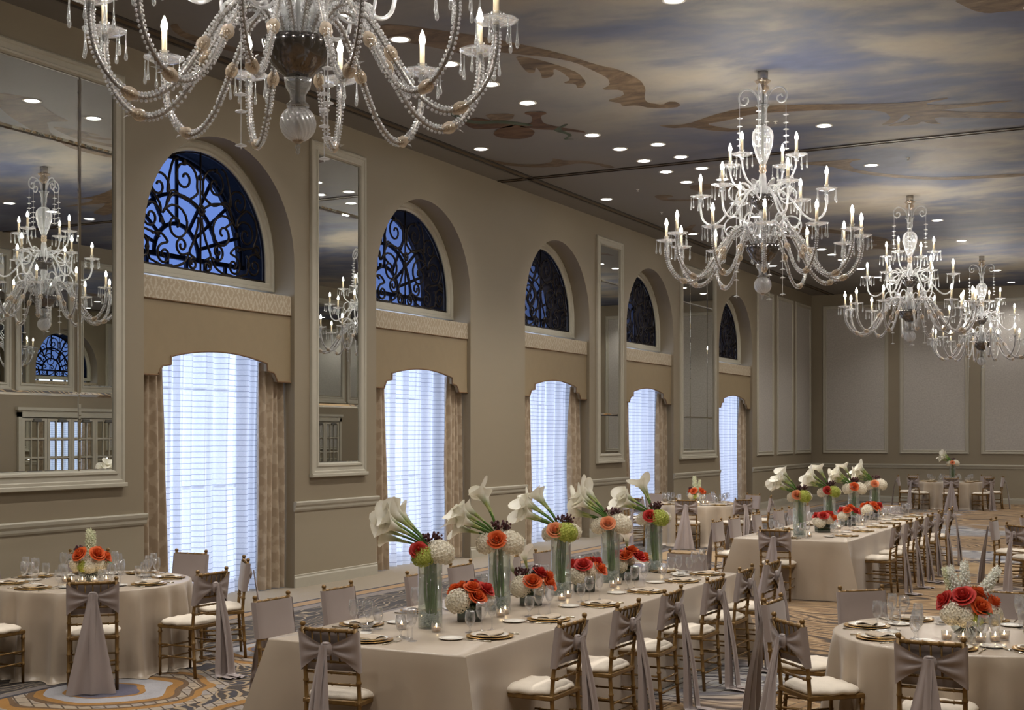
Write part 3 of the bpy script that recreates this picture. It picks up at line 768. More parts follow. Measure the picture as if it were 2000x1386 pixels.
# wrought-iron grille: scrolls in the plane of the lunette
def spiral(c, r0, a0, turns, d=1, r1=.03, n=None):
    n = n or max(1, int(16 * turns)); P = []
    for k in range(n + 1):
        t_ = k / n; r = r0 * (1 - t_) ** 1.15 + r1 * t_; a = a0 + d * 2 * PI * turns * t_
        P.append((c[0] + r * math.cos(a), c[1] + r * math.sin(a)))
    return P
D2 = math.radians
def s_scroll(A, B, mid=()):
    """two spirals joined by a curve through mid"""
    a = list(reversed(A)); b = list(B)
    return a[:-1] + [(p.x, p.y) for p in crom([(a[-1][0], a[-1][1], 0)] + [(m_[0], m_[1], 0) for m_ in mid] + [(b[0][0], b[0][1], 0)], 5)] + b[1:]
HALF = [
    s_scroll(spiral((.285, 1.17), .24, D2(200), 1.55, -1), spiral((.46, .62), .20, D2(35), .02, 1), [(.06, 1.00), (.26, .90), (.50, .98), (.60, .85)]),
    s_scroll(spiral((.44, .56), .27, D2(25), 1.6, 1), spiral((.02, .80), .02, 0, .02), [(.64, .74), (.50, .93), (.25, .92), (.08, .84)]),
    s_scroll(spiral((.76, 1.00), .20, D2(195), 1.5, -1), spiral((.40, 1.40), .02, 0, .02), [(.60, .96), (.57, 1.15), (.50, 1.35)]),
    s_scroll(spiral((.90, .60), .20, D2(160), 1.5, -1), spiral((1.13, .42), .085, D2(200), 1.2, -1), [(.75, .80), (.93, .93), (1.10, .82), (1.13, .62), (1.06, .46)]),
    s_scroll(spiral((.66, .16), .14, D2(90), 1.5, -1), spiral((.84, .40), .02, 0, .02), [(.60, .33), (.72, .42)]),
    s_scroll(spiral((1.08, .20), .17, D2(80), 1.5, 1), spiral((.72, .36), .02, 0, .02), [(1.20, .33), (1.08, .44), (.90, .42), (.80, .40)]),
    s_scroll(spiral((.34, .31), .12, D2(250), 1.4, 1), spiral((.62, .02), .03, 0, .02), [(.22, .22), (.30, .10), (.48, .03)]),
    s_scroll(spiral((.135, .10), .085, D2(120), 1.4, -1), spiral((.02, .70), .01, 0, .02), [(.20, .24), (.12, .40), (.05, .58)]),
    [(.52, .04), (.70, .02), (.92, .08), (.98, .22), (.92, .33)],
]
GRL = []
for P in HALF:
    P = [q for i, q in enumerate(P) if i == 0 or (abs(q[0] - P[i - 1][0]) + abs(q[1] - P[i - 1][1])) > .004]
    P = [q for q in P if (abs(q[0]) < 1.27 and (q[0] ** 2 + max(0, q[1] - .24) ** 2) < 1.29 ** 2 and q[1] > .005)]
    for s in (-1, 1):
        GRL.append(('scroll', MB().tube([(-.405, s * u, 4.17 + v) for u, v in P], .0165, 6).mesh('scroll', 'iron'), None, None))
GRL.append(('centre_bar', MB().tube([(-.40, 0, 4.17), (-.40, 0, 5.72)], .014, 6).mesh('centre_bar', 'iron'), None, None))
rs = MB()
for k in range(10):
    a = 2 * PI * k / 10
    rs.ell((-.385, .055 * math.cos(a), 4.97 + .055 * math.sin(a)), (.014, .026, .026), 6, 4)
rs.ell((-.375, 0, 4.97), (.02, .026, .026), 8, 5)
GRL.append(('rosette', rs.mesh('rosette', 'iron'), None, None))
cl = lambda y, z: ('clip', MB().bbox(-.425, -.385, y - .022, y + .022, z - .035, z + .035, .006).mesh('clip', 'iron', False), None, None)
GRL += [cl(s * u, 4.17 + v) for u, v in ((.0, 1.22), (.71, .58), (.30, 1.41 - .05)) for s in ((-1, 1) if u else (1,))]
GRL.append(('grille_border', sweep(MB(), arch(1.30, 4.18), [(0, -.395), (-.022, -.39), (-.022, -.42)]).mesh('grille_border', 'iron', False), None, None))
GRL.append(('grille_base', MB().box(-.425, -.39, -1.30, 1.30, 4.172, 4.20).mesh('grille_base', 'iron', False), None, None))

for k, c in enumerate(WIN):
    mx = T(0, c, 0); o_ = ORD[k]
    w = tag(ob('window_%d' % (k + 1), None, None, mx), o_ + ' arched window from the big mirror, blue dusk glass in its half-round top', None, None, 'structure')
    ob('casing', CASING, w); ob('sill', WSILL, w); ob('lunette_glass', LGLASS, w); ob('outer_reveal', REVEAL, w); ob('window_pane', LOWG, w)
    for q in MUN: ob('muntin', q, w)
    for q in LOWM: ob('mullion', q, w)
    G = thing('iron_grille', 'scrolled wrought-iron grille in the arch of the %s window' % o_, 'grille', mx, 'iron grilles in the arches')
    grow([(a, b, I4, []) for a, b, *_ in GRL], G)
    V = thing('valance', 'tan shaped valance with pale damask band over the %s window' % o_, 'valance', mx, 'valances over the windows')
    ob('valance_body', VAL, V); ob('damask_band', VBAND, V); ob('piping', VPIPE, V); ob('piping', VPIPE2, V)
    for s, nm in ((-1, 'near'), (1, 'far')):
        tag(ob('drape', drape_mesh(k * 2 + s, s), None, mx), 'taupe damask drape hanging on the %s side of the %s window' % (nm, o_), 'drape', 'drapes at the windows')
    tag(ob('sheer_curtain', sheer_mesh(k + 40), None, mx), 'white striped sheer curtain glowing with daylight in the %s window' % o_, 'curtain', 'sheer curtains')

# ---- recessed ceiling lights
DRING = MB().lathe([(.094, 0), (.094, -.004), (.112, -.010), (.126, -.006), (.126, 0)], 24, cap=False).mesh('trim_ring', 'white')
DLENS = MB().lathe([(0, -.005), (.094, -.005)], 24, cap=False).mesh('lens', 'down', False)
SPOT = bpy.data.lights.new('lamp_beam', 'SPOT'); SPOT.energy = DOWN_W; SPOT.spot_size = math.radians(118); SPOT.spot_blend = 0.75; SPOT.shadow_soft_size = .07; SPOT.color = (1.0, .955, .90)
DL = [(1.0, c) for c in WIN] + [(1.0, 8.0)]
DL += [(2.93, y) for y in (3.0, 4.0, 5.1, 6.2, 8.3, 9.3, 11.45, 12.45, 13.55, 14.58, 15.63, 17.77, 18.83, 19.83, 20.83, 21.85, 25.99, 27.04, 28.2, 31.3, 32.32, 33.4, 35.5, 37.6, 39.4)]  # those nearest the camera are unseen, added to brighten the foreground
DL += [(3.57, y) for y in (18.81, 19.82, 20.83, 21.91)]
DL += [(6.15, y) for y in (0.0, 3.1, 9.4, 12.63, 18.78, 21.9, 28.18, 31.4, 37.54, 40.65)]  # camera end carried on out of view to boost the foreground light
DL += [(9.43, y) for y in (0.5, 3.0, 4.0, 5.1, 6.2, 8.3, 9.3, 11.45, 12.45, 13.55, 14.58, 17.77, 18.83, 19.83, 20.83, 21.85, 25.99, 27.04, 31.3, 33.4, 35.5, 37.6, 39.4)]  # whole row unseen, added as extra light for the foreground and tables
def near(v, L): return min(range(len(L)), key=lambda i: abs(L[i] - v))
rows_ = {}
for x, y in DL: rows_.setdefault(x, []).append(y)
RN = {1.0: 'in the row next to the windows', 2.93: 'in the long row between windows and chandeliers', 3.57: 'in the short second row', 6.15: 'in the chandelier line', 9.43: 'in the added unseen row on the door side'}
for x in rows_:
    for i, y in enumerate(sorted(rows_[x])):
        n_ = ORD[i] if i < 16 else ['seventeenth', 'eighteenth', 'nineteenth', 'twentieth', 'twenty-first', 'twenty-second', 'twenty-third', 'twenty-fourth', 'twenty-fifth', 'twenty-sixth'][i - 16]
        d = thing('recessed_light', 'round recessed downlight, %s from camera %s' % (n_, RN[x]), 'ceiling light', T(x, y, CH), 'recessed ceiling lights')
        ob('trim_ring', DRING, d); ob('lens', DLENS, d); ob('lamp_beam', SPOT, d, T(0, 0, -.03))
SPRK = MB().lathe([(.03, 0), (.03, -.006), (.008, -.01), (.008, -.03), (.02, -.032), (.02, -.036), (0, -.036)], 10).mesh('sprinkler', 'white')
for i, (x, y) in enumerate(((1.9, 22.1), (1.4, 24.6), (5.6, 18.2), (6.8, 21.6))):
    tag(ob('sprinkler', SPRK, None, T(x, y, CH)), 'small white ceiling sprinkler, %s from the camera' % ORD[i], 'sprinkler', 'ceiling sprinklers')

# ------------------------------------------------------------------ chandeliers
Z0 = CH
def rz(pts): return [(r, 0, z - Z0) for r, z in pts]
def arm_meshes(pts, rad, ruffle, knobs):
    path = crom(rz(pts), 7)
    core = MB().tube(path, rad, 7).mesh('arm', 'core' if ruffle else 'frost')
    kids = []
    # frilled clear glass along both edges of the arm
    if ruffle:
        fr = MB(); acc = 0
        for i in range(2, len(path) - 3):
            p, q = path[i], path[i + 1]; t_ = (q - p).normalized(); nrm = Vector((-t_.z, 0, t_.x))
            for h in ((0.0, .55) if (q - p).length > .04 else (0.0,)):
                c = p.lerp(q, h)
                for s in (-1, 1):
                    b = c + nrm * s * rad * 1.45
                    fr.ell(b, (.0098, .0085, .0098), 6, 4)
                    fr.ell(c + Vector((0, rad * 1.3 * s, 0)), (.008, .008, .008), 5, 3)
        kids.append(('glass_frill', fr.mesh('glass_frill', 'frost'), I4, []))
    for k in knobs:
        i = int(k * (len(path) - 1)); p = path[i]; t_ = (path[min(i + 1, len(path) - 1)] - path[max(0, i - 1)]).normalized()
        kb = MB().lathe([(.0, -.055), (.02, -.05), (.034, -.02), (.036, .005), (.028, .03), (.016, .042), (.024, .05), (0, .052)], 14, flute=7, fa=.10)
        rot = t_.to_track_quat('Z', 'Y').to_matrix().to_4x4()
        kids.append(('amber_knob', kb.mesh('amber_knob', 'amber'), Matrix.Translation(p) @ rot, []))
        lf = MB()
        for a in range(4):
            w = a * PI / 2
            lf.grid(lambda u, v, w=w: ((.03 + .03 * v * v) * math.cos(w) + (u - .5) * .03 * (1 - v) * -math.sin(w), (.03 + .03 * v * v) * math.sin(w) + (u - .5) * .03 * (1 - v) * math.cos(w), .055 + .03 * v), 2, 3)
        if k > .5: kids.append(('glass_leaf', lf.mesh('glass_leaf', 'crystal'), Matrix.Translation(p) @ rot, []))
    return core, kids, path[-1]
BOB = MB().lathe([(.018, -.06), (.03, -.045), (.022, -.02), (.05, -.004), (.095, .004), (.128, .020), (.132, .024), (.092, .010), (.045, .006), (.02, .01)], 20, flute=10, fa=.02, cap=False).mesh('bobeche', 'dish')
CUP = MB().lathe([(.012, -.06), (.024, -.01), (.02, .01), (.026, .04), (.026, .065), (.032, .07), (.022, .072)], 12, cap=False).mesh('candle_cup', 'crystal')
CND = MB().lathe([(.0175, .0), (.0175, .20), (.012, .204)], 10).mesh('candle_sleeve', 'candle')
BLB = MB().lathe([(.0, .198), (.015, .204), (.0225, .226), (.017, .254), (.007, .284), (.0, .298)], 8).mesh('candle_bulb', 'bulb')
DRP = MB().lathe([(.0, 0), (.004, -.006), (.003, -.03), (.004, -.06), (.008, -.11), (.0125, -.138), (.009, -.155), (0, -.16)], 7).mesh('glass_drop', 'crystal')
def candle_kids(tip, nd, ph):
    kids = [('bobeche', BOB, Matrix.Translation(tip), []), ('candle_cup', CUP, Matrix.Translation(tip), []), ('candle_sleeve', CND, Matrix.Translation(tip), []), ('candle_bulb', BLB, Matrix.Translation(tip), [], 'glowing flame-shaped bulb')]
    for k in range(nd):
        a = ph + 2 * PI * k / nd
        kids.append(('glass_drop', DRP, Matrix.Translation(tip) @ T(.124 * math.cos(a), .124 * math.sin(a), .014), []))
    return kids
A1, K1, E1 = arm_meshes([(.10, 4.38), (.145, 4.52), (.26, 4.64), (.40, 4.58), (.56, 4.34), (.72, 4.10), (.88, 4.00), (1.03, 4.05), (1.14, 4.20), (1.18, 4.37), (1.18, 4.50)], .0145, True, (.40, .66))
A2, K2, E2 = arm_meshes([(.07, 4.92), (.10, 5.03), (.21, 5.09), (.34, 4.98), (.50, 4.78), (.62, 4.71), (.73, 4.77), (.77, 4.92), (.77, 5.06)], .014, False, ())
A3, K3, E3 = arm_meshes([(.05, 5.06), (.11, 5.16), (.22, 5.14), (.36, 5.19), (.45, 5.31), (.47, 5.46)], .012, False, ())
def col(name, prof, mat, seg=18, flute=0, fa=0): return (name, MB().lathe([(r, z - Z0) for r, z in prof], seg, flute=flute, fa=fa).mesh(name, mat), I4, [])
CHS = [
    col('canopy', [(.066, 6.57), (.066, 6.46), (.06, 6.45), (.03, 6.445)], 'silver'),
    col('stem_cup', [(.10, 6.455), (.088, 6.44), (.05, 6.41), (.07, 6.38), (.075, 6.35), (.045, 6.32), (.03, 6.30)], 'amber', 18, 9, .06),
    col('stem', [(.016, 6.46), (.016, 3.9)], 'steelgrey', 8),
    col('flared_cup', [(.085, 6.16), (.06, 6.13), (.045, 6.05), (.05, 6.0), (.035, 5.94), (.045, 5.91), (.03, 5.89)], 'crystal', 18, 8, .06),
    col('glass_amphora', [(.03, 5.90), (.075, 5.885), (.118, 5.83), (.130, 5.77), (.122, 5.69), (.09, 5.56), (.052, 5.46), (.035, 5.42)], 'ribbed', 36, 12, .05),
    col('amber_collar', [(.03, 5.43), (.045, 5.41), (.04, 5.37), (.05, 5.35), (.036, 5.32), (.03, 5.30)], 'amber'),
    col('glass_column', [(.035, 5.31), (.045, 5.25), (.05, 5.12), (.09, 5.05), (.10, 5.0)], 'frost', 18, 9, .05),
    col('glass_hub', [(.11, 5.06), (.15, 5.02), (.135, 4.95), (.08, 4.88), (.04, 4.85)], 'bowlglass', 20),
    col('glass_column', [(.04, 4.86), (.055, 4.80), (.04, 4.74), (.05, 4.66), (.06, 4.56), (.09, 4.46), (.10, 4.42)], 'frost', 18, 9, .05),
    col('glass_bowl', [(.205, 4.43), (.21, 4.425), (.195, 4.36), (.15, 4.28), (.08, 4.22), (.05, 4.20)], 'bowlglass', 28),
    col('leaf_cup', [(.04, 4.21), (.085, 4.20), (.075, 4.16), (.05, 4.12), (.045, 4.07), (.07, 4.045), (.04, 4.04)], 'crystal', 18, 6, .10),
    col('amber_collar', [(.035, 4.05), (.045, 4.04), (.03, 4.03)], 'amber'),
    col('amber_collar', [(.03, 3.855), (.036, 3.84), (.012, 3.82)], 'amber'),
    col('finial_drop', [(.008, 3.825), (.016, 3.80), (.008, 3.785), (.014, 3.772), (0, 3.755)], 'crystal', 10),
]
# ball with twisted ribbing
bl = MB()
def ballf(u, v):
    a = 2 * PI * u; t_ = PI * v; r = .105 * (1 + .035 * math.cos(20 * a + 10 * t_))
    return (r * math.sin(t_) * math.cos(a), r * math.sin(t_) * math.sin(a), 3.94 - Z0 - r * math.cos(t_))
bl.grid(ballf, 160, 24, True)
CHS.append(('twisted_ball', bl.mesh('twisted_ball', 'frost'), I4, []))
# curls at the crown, loops and feather leaves at the two hubs
cur = MB().tube(crom([(.05, 0, 6.18 - Z0), (.07, 0, 6.27 - Z0), (.14, 0, 6.35 - Z0), (.235, 0, 6.36 - Z0), (.29, 0, 6.29 - Z0), (.28, 0, 6.20 - Z0), (.22, 0, 6.175 - Z0), (.18, 0, 6.215 - Z0), (.19, 0, 6.26 - Z0), (.23, 0, 6.27 - Z0), (.245, 0, 6.24 - Z0)], 5), .011, 6).mesh('glass_curl', 'frost')
def loopm(r, z, R): return MB().tube([(r + R * math.cos(a), .25 * R * math.sin(a * .5), z - Z0 + R * math.sin(a)) for a in [2 * PI * k / 22 * 1.15 - .6 for k in range(23)]], .010, 6).mesh('glass_loop', 'frost')
LP1, LP2 = loopm(.34, 4.66, .125), loopm(.33, 5.06, .105)
LPS = loopm(.39, 4.60, .06)
def leafm(r0, z0, r1, z1, w):
    def fn(u, v):
        r = r0 + (r1 - r0) * v; z = z0 + (z1 - z0) * math.sin(v * PI * .55)
        ww = w * math.sin(PI * min(.97, .12 + v * .86)) ** .7
        return (r + .012 * math.cos(u * PI * 6), (u - .5) * ww, z - Z0 - .3 * w * (2 * u - 1) ** 2)
    return MB().grid(fn, 6, 8).mesh('glass_feather', 'crystal')
LF1, LF2 = leafm(.10, 4.46, .33, 4.78, .10), leafm(.08, 5.05, .27, 5.22, .08)
def chainm(r, z0, z1, gaps):
    m = MB().tube([(r, 0, z0 - Z0), (r, 0, z1 - Z0)], .0035, 5)
    for z in gaps:
        m.lathe([(.0, .014), (.010, .009), (.034, .0), (.034, -.005), (.008, -.008), (0, -.024)], 10, (r, 0, z - Z0))
    return m.mesh('disc_chain', 'frost')
CH1 = chainm(.285, 6.20, 5.60, [6.02, 5.92, 5.84, 5.76, 5.68, 5.60])
CH2 = chainm(.33, 4.90, 3.80, [4.66, 4.60, 4.20, 4.10, 4.00, 3.80])
for k in range(4):
    a = k * PI / 2 + .1
    CHS.append(('glass_curl', cur, RZ(a), [])); CHS.append(('disc_chain', CH1, RZ(a), []))
for k in range(6):
    a = k * PI / 3 + .3
    CHS += [('glass_loop', LP1, RZ(a), []), ('glass_loop', LP2, RZ(a + .3), []), ('glass_loop', LPS, RZ(a + .1), []), ('glass_feather', LF1, RZ(a + .25), []), ('glass_feather', LF2, RZ(a), [])]
    if k % 2 == 0: CHS.append(('disc_chain', CH2, RZ(a + .25 + PI), []))
PH1 = math.radians(-73.3)     # one lower arm toward the camera side
for k in range(12):
    CHS.append(('arm', A1, RZ(PH1 + k * PI / 6), K1 + candle_kids(E1, 7, .3 * k)))
for k in range(6):
    CHS.append(('arm', A2, RZ(PH1 + .366 + k * PI / 3), K2 + candle_kids(E2, 6, .5 * k)))
for k in range(4):
    CHS.append(('arm', A3, RZ(PH1 - .57 + k * PI / 2), K3 + candle_kids(E3, 6, .5 * k)))
CHY = [6.24, 15.64, 25.05, 34.4]
CLAB = ['huge crystal chandelier cut by the top of the picture', 'whole three-tier crystal chandelier above the end of the front long table', 'third crystal chandelier from the camera, above the second long table', 'farthest crystal chandelier, hanging before the back wall panels']
for y, l in zip(CHY, CLAB):
    c = thing('chandelier', l, 'chandelier', T(6.18, y, CH) @ RZ(.11 if y < 10 else .02), 'crystal chandeliers in a row')
    grow(CHS, c)

# ------------------------------------------------------------------ chairs
def nodes(z0, z1, r, at, grow_=1.35):
    """bamboo-turned rod: radius list along z"""
    zs = sorted([z0, z1] + sum([[a - .010, a - .004, a + .004, a + .010] for a in at], []))
    out = []
    for z in zs:
        k = min([abs(z - a) for a in at] or [1]); out.append((z, r * grow_ if k < .006 else r))
    return out
def postm(s):
    nd = nodes(0, .905, .0145, [.16, .30, .43, .56, .66, .78])
    def xy(z):
        y = -.215 + .03 * min(z, .45) / .45 if z < .45 else -.185 - .055 * ((z - .45) / .46) ** 1.2
        return (s * (.183 + .006 * (1 - z)), y, z)
    return MB().tube([xy(z) for z, r in nd], [r for z, r in nd], 8).mesh('back_post', 'gold'), xy
PL, XYL = postm(-1); PR, XYR = postm(1)
FIN = MB().lathe([(.010, 0), (.017, .006), (.019, .014), (.016, .024), (.008, .030), (0, .031)], 8).mesh('finial', 'gold')
FLEG = MB().tube([(0, 0, z) for z, r in nodes(0, .43, .015, [.16, .27, .38])], [r * (.8 + .2 * z / .43) for z, r in nodes(0, .43, .015, [.16, .27, .38])], 8).mesh('leg', 'gold')
def rodm(name, a, b, r=.0085, nn=3):
    A, B = Vector(a), Vector(b); P = []; R = []
    for k in range(nn):
        for d, q in ((-.02, 1), (-.008, 1.35), (.008, 1.35), (.02, 1)):
            P.append(A.lerp(B, (k + .5) / nn + d)); R.append(r * q)
    return MB().tube([A] + P + [B], [r] + R + [r], 6).mesh(name, 'gold')
def backy(z): return XYL(z)[1]
seat = MB()
def seatf(u, v):
    a = 2 * PI * u; n_ = 4.5
    cx, sx = math.cos(a), math.sin(a)
    r = 1.0 / (abs(cx) ** n_ + abs(sx) ** n_) ** (1 / n_)
    prof = [(.0, .500), (.5, .500), (.80, .494), (.95, .480), (1.0, .466), (.985, .452), (.93, .445)][int(round(v * 6))]
    w = .215 + .012 * sx
    return (w * r * cx * prof[0], .0 + .198 * r * sx * prof[0] + .002, prof[1] + .004 * math.sin(9 * a) * (prof[0] > .7))
seat.grid(seatf, 32, 6, True)
CUSH = seat.mesh('seat_cushion', 'cushion')
SFR = MB()
SFR.bbox(-.20, .20, .17, .20, .415, .448, .006).bbox(-.19, .19, -.20, -.17, .415, .448, .006).bbox(-.205, -.175, -.2, .2, .415, .448, .006).bbox(.175, .205, -.2, .2, .415, .448, .006).box(-.18, .18, -.18, .18, .435, .446)
SFR = SFR.mesh('seat_frame', 'gold', False)
RAILM = rodm('top_rail', (-.183, backy(.885), .885), (.183, backy(.885), .885), .013, 4)
BR = [rodm('back_rail', (-.186, backy(z), z), (.186, backy(z), z), .009, 3) for z in (.685, .615, .545)]
SPD = []
for k in range(5):
    x = -.122 + k * .061
    SPD.append(MB().tube([(x, backy(.685), .685), (x, backy(.75), .75), (x, backy(.77), .77), (x, backy(.79), .79), (x, backy(.885), .885)], [.006, .006, .0105, .006, .006], 6).mesh('spindle', 'gold'))
STR = [rodm('stretcher', (s * .19, -.205, z), (s * .19, .19, z), .008, 2) for s in (-1, 1) for z in (.17, .27)] + [rodm('stretcher', (-.19, y, z), (.19, y, z), .008, 2) for y in (-.205, .19) for z in (.14, .24)]
# sash: flat across the front of the back, wrapped round the posts, gathered to a knot behind
def sash_band():
    m = MB()
    def front(u, v):
        z = .625 + .262 * v; x = -.203 + .406 * u
        bow = .012 * math.sin(PI * u)
        return (x, backy(z) + .026 - .012 * (abs(2 * u - 1) ** 10) + bow * .4 + .002 * math.sin(v * 9), z)
    m.grid(front, 20, 5)
    for s in (-1, 1):
        def back(u, v, s=s):
            # u 0 at post front, 1 at knot
            if u < .18:
                q = u / .18; z = .625 + .262 * v; x = .204 + .004 * math.sin(PI * q)
                return (s * x, backy(z) + .020 - .048 * q, z)
            q = (u - .18) / .82
            h0, h1 = .625, .887; k = q ** .85
            zc = .756 + (v - .5) * .262 * (1 - k) + (v - .5) * .045 * k + .018 * k
            x = .204 - .182 * q
            fold = .010 * math.sin(v * 15 + 2 * q) * math.sin(PI * min(1, q * 1.1)) 
            return (s * x, backy(zc) - .028 - .020 * q + fold, zc)
        m.grid(back, 18, 12)
    return m.mesh('sash', 'sash')
SASH = sash_band()
kn = MB()
def knf(u, v):
    a = 2 * PI * u; z = .735 + .075 * v; w = .030 + .010 * math.sin(PI * v) + .004 * math.cos(5 * a)
    return (w * math.cos(a), backy(.77) - .055 + .022 * math.sin(a) * (.6 + .5 * math.sin(PI * v)), z)
kn.grid(knf, 16, 5, True).ell((0, backy(.77) - .055, .808), (.03, .018, .012), 12, 5).ell((0, backy(.77) - .055, .736), (.03, .018, .012), 12, 5)
KNOT = kn.mesh('knot', 'sash')
def tailm(s, w0, w1, lean, yend, trail, sway, ph):
    def fn(u, v):
        L = v
        if L < .86 or trail == 0:
            q = L / (.86 if trail else 1.0); z = .802 - q * (.802 - (.010 if trail else .012))
            y = -.312 - (yend) * q ** 1.3 - .02 * math.sin(PI * q)
        else:
            q = 1.0; r = (L - .86) / .14; z = .010 + .004 * math.sin(r * 5) ; y = -.305 - yend - trail * r
        w = w0 + (w1 - w0) * q
        xx = s * lean * q + (u - .5) * w + sway * math.sin(PI * q) * s
        f_ = .014 * math.sin(u * 9 + ph + 2 * q) * (.35 + q * .8)
        if trail and L > .8:
            f_ *= max(0, (1 - L) / .2)
        if trail and L > .86: z += .006 * (1 + math.sin(u * 9 + ph))
        return (xx, y + f_, max(.006, z))
    return MB().grid(fn, 14, 24).mesh('tail', 'sash')
TA = [tailm(-1, .055, .22, .095, .10, 0, .0, .4), tailm(1, .06, .20, .085, .11, 0, .0, 1.9)]
TB = [tailm(-1, .055, .135, .035, .06, .17, .01, .2), tailm(1, .055, .125, .04, .11, .15, .012, 2.4)]
TC = [tailm(-1, .05, .13, .05, .05, .06, .015, 1.2), tailm(1, .055, .15, .04, .09, .10, .0, 3.0)]
def chair_spec(tails):
    sp = [('seat_frame', SFR, I4, []), ('seat_cushion', CUSH, I4, [], 'ivory padded cushion'),
          ('back_post', PL, I4, [('finial', FIN, Matrix.Translation(XYL(.905)), [])]), ('back_post', PR, I4, [('finial', FIN, Matrix.Translation(XYR(.905)), [])]),
          ('leg', FLEG, T(-.188, .188, 0), []), ('leg', FLEG, T(.188, .188, 0), []), ('top_rail', RAILM, I4, [])]
    sp += [('back_rail', q, I4, []) for q in BR] + [('spindle', q, I4, []) for q in SPD] + [('stretcher', q, I4, []) for q in STR]
    sp.append(('sash', SASH, I4, [('knot', KNOT, I4, [])] + [('tail', q, I4, []) for q in tails], 'grey satin sash tied behind'))
    return sp
CSP = [chair_spec(TA), chair_spec(TB), chair_spec(TC)]
def chair(x, y, face, label, group, kind=1):
    """face: direction the sitter looks, radians from +x"""
    c = thing('banquet_chair', label, 'chair', T(x, y, 0) @ RZ(face - PI / 2), group)
    grow(CSP[kind], c)

# ------------------------------------------------------------------ tables and cloths
TZ = .755
def round_table(x, y, R, label, cl_label, n_fold, seed):
    t_ = thing('round_table', label, 'table', T(x, y, 0), 'round banquet tables')
    ob('tabletop', MB().lathe([(0, .715), (R - .03, .715), (R - .025, .745), (0, .745)], 40).mesh('tabletop', 'gold'), t_)
    for k in range(4):
        a = k * PI / 2 + .4
        ob('leg', MB().tube([(.55 * math.cos(a), .55 * math.sin(a), 0), (.5 * math.cos(a), .5 * math.sin(a), .72)], .018, 6).mesh('leg', 'dark'), t_)
    r = random.Random(seed); p1, p2, p3 = (r.uniform(0, 6) for _ in range(3))
    m = MB(); NS = 180
    rings = [(0.0, TZ, 0), (R * .5, TZ, 0), (R - .02, TZ, 0), (R - .006, TZ - .003, 0), (R, TZ - .012, 0.02)]
    for k in range(1, 12): rings.append((R + .004 + .05 * (k / 11) ** 1.5, TZ - .012 - (TZ - .02) * k / 11, (k / 11) ** .55))
    rings.append((R + .10, .006, 1.25))
    def fn(u, v):
        i = int(round(v * (len(rings) - 1))); rr, z, am = rings[i]; a = 2 * PI * u
        s1 = math.sin(n_fold * a + p1 + .9 * math.sin(3 * a + p3)); f_ = .05 * (s1 * .5 + s1 * abs(s1) * .5) + .018 * math.sin((n_fold * 2 - 3) * a + p2) + .02 * math.sin((n_fold // 2 + 1) * a + p3)
        rr2 = rr + am * f_ if rr > 0 else 0
        return (rr2 * math.cos(a), rr2 * math.sin(a), z)
    m.grid(fn, NS, len(rings) - 1, True)
    tag(ob('tablecloth', m.mesh('tablecloth', 'cloth'), None, T(x, y, 0)), cl_label, 'tablecloth', 'champagne tablecloths')
def long_table(x0, x1, y0, y1, label, cl_label):
    cx, cy = (x0 + x1) / 2, (y0 + y1) / 2; hx, hy = (x1 - x0) / 2, (y1 - y0) / 2
    t_ = thing('long_table', label, 'table', T(cx, cy, 0), 'long banquet tables')
    ob('tabletop', MB().bbox(-hx + .02, hx - .02, -hy + .02, hy - .02, .715, .745).mesh('tabletop', 'gold', False), t_)
    for sx in (-1, 1):
        for k in range(4):
            ob('leg', MB().tube([(sx * (hx - .15), -hy + .2 + k * (2 * hy - .4) / 3, 0), (sx * (hx - .15), -hy + .2 + k * (2 * hy - .4) / 3, .72)], .018, 6).mesh('leg', 'dark'), t_)
    per = []   # (x, y, nx, ny, corner amount)
    def side(ax, ay, bx, by, nx, ny, L):
        n_ = max(24, int(L / .05))
        for k in range(n_):
            t2 = k / n_; d = min(t2, 1 - t2) * L
            per.append((ax + (bx - ax) * t2, ay + (by - ay) * t2, nx, ny, d))
    side(-hx, -hy, hx, -hy, 0, -1, 2 * hx); side(hx, -hy, hx, hy, 1, 0, 2 * hy); side(hx, hy, -hx, hy, 0, 1, 2 * hx); side(-hx, hy, -hx, -hy, -1, 0, 2 * hy)
    rings = [(0, TZ), (.008, TZ - .004), (.012, TZ - .014)] + [(.014 + .03 * k / 10, TZ - .014 - (TZ - .02) * k / 10) for k in range(1, 11)]
    V = [(0, 0, TZ)]; F = []; n_ = len(per)
    for j, (o, z) in enumerate(rings):
        t2 = max(0, (TZ - .014 - z) / (TZ - .014))
        for i, (x, y, nx, ny, d) in enumerate(per):
            k = max(0, 1 - d / .16); sgx = (1 if x > 0 else -1); sgy = (1 if y > 0 else -1)
            out = o + .012 * t2 * math.sin(i * .35) * (1 - k) - .05 * t2 * math.exp(-((d - .24) / .09) ** 2)
            px, py = x + nx * out, y + ny * out
            # corner fold: cloth stands out along the diagonal
            px += sgx * .18 * t2 * k ** 1.25; py += sgy * .18 * t2 * k ** 1.25
            V.append((px, py, z))
    for i in range(n_): F.append((0, 1 + i, 1 + (i + 1) % n_))
    for j in range(len(rings) - 1):
        for i in range(n_):
            k = (i + 1) % n_; F.append((1 + j * n_ + i, 1 + (j + 1) * n_ + i, 1 + (j + 1) * n_ + k, 1 + j * n_ + k))
    tag(ob('tablecloth', MB().add(V, F).mesh('tablecloth', 'cloth', True, 0.9), None, T(cx, cy, 0)), cl_label, 'tablecloth', 'champagne tablecloths')
T1 = (5.47, 6.955, 6.87, 12.2); T2 = (5.58, 7.04, 16.35, 22.35)
long_table(*T1, 'front long banquet table holding five calla vases', 'champagne floor-length cloth on the front long table')
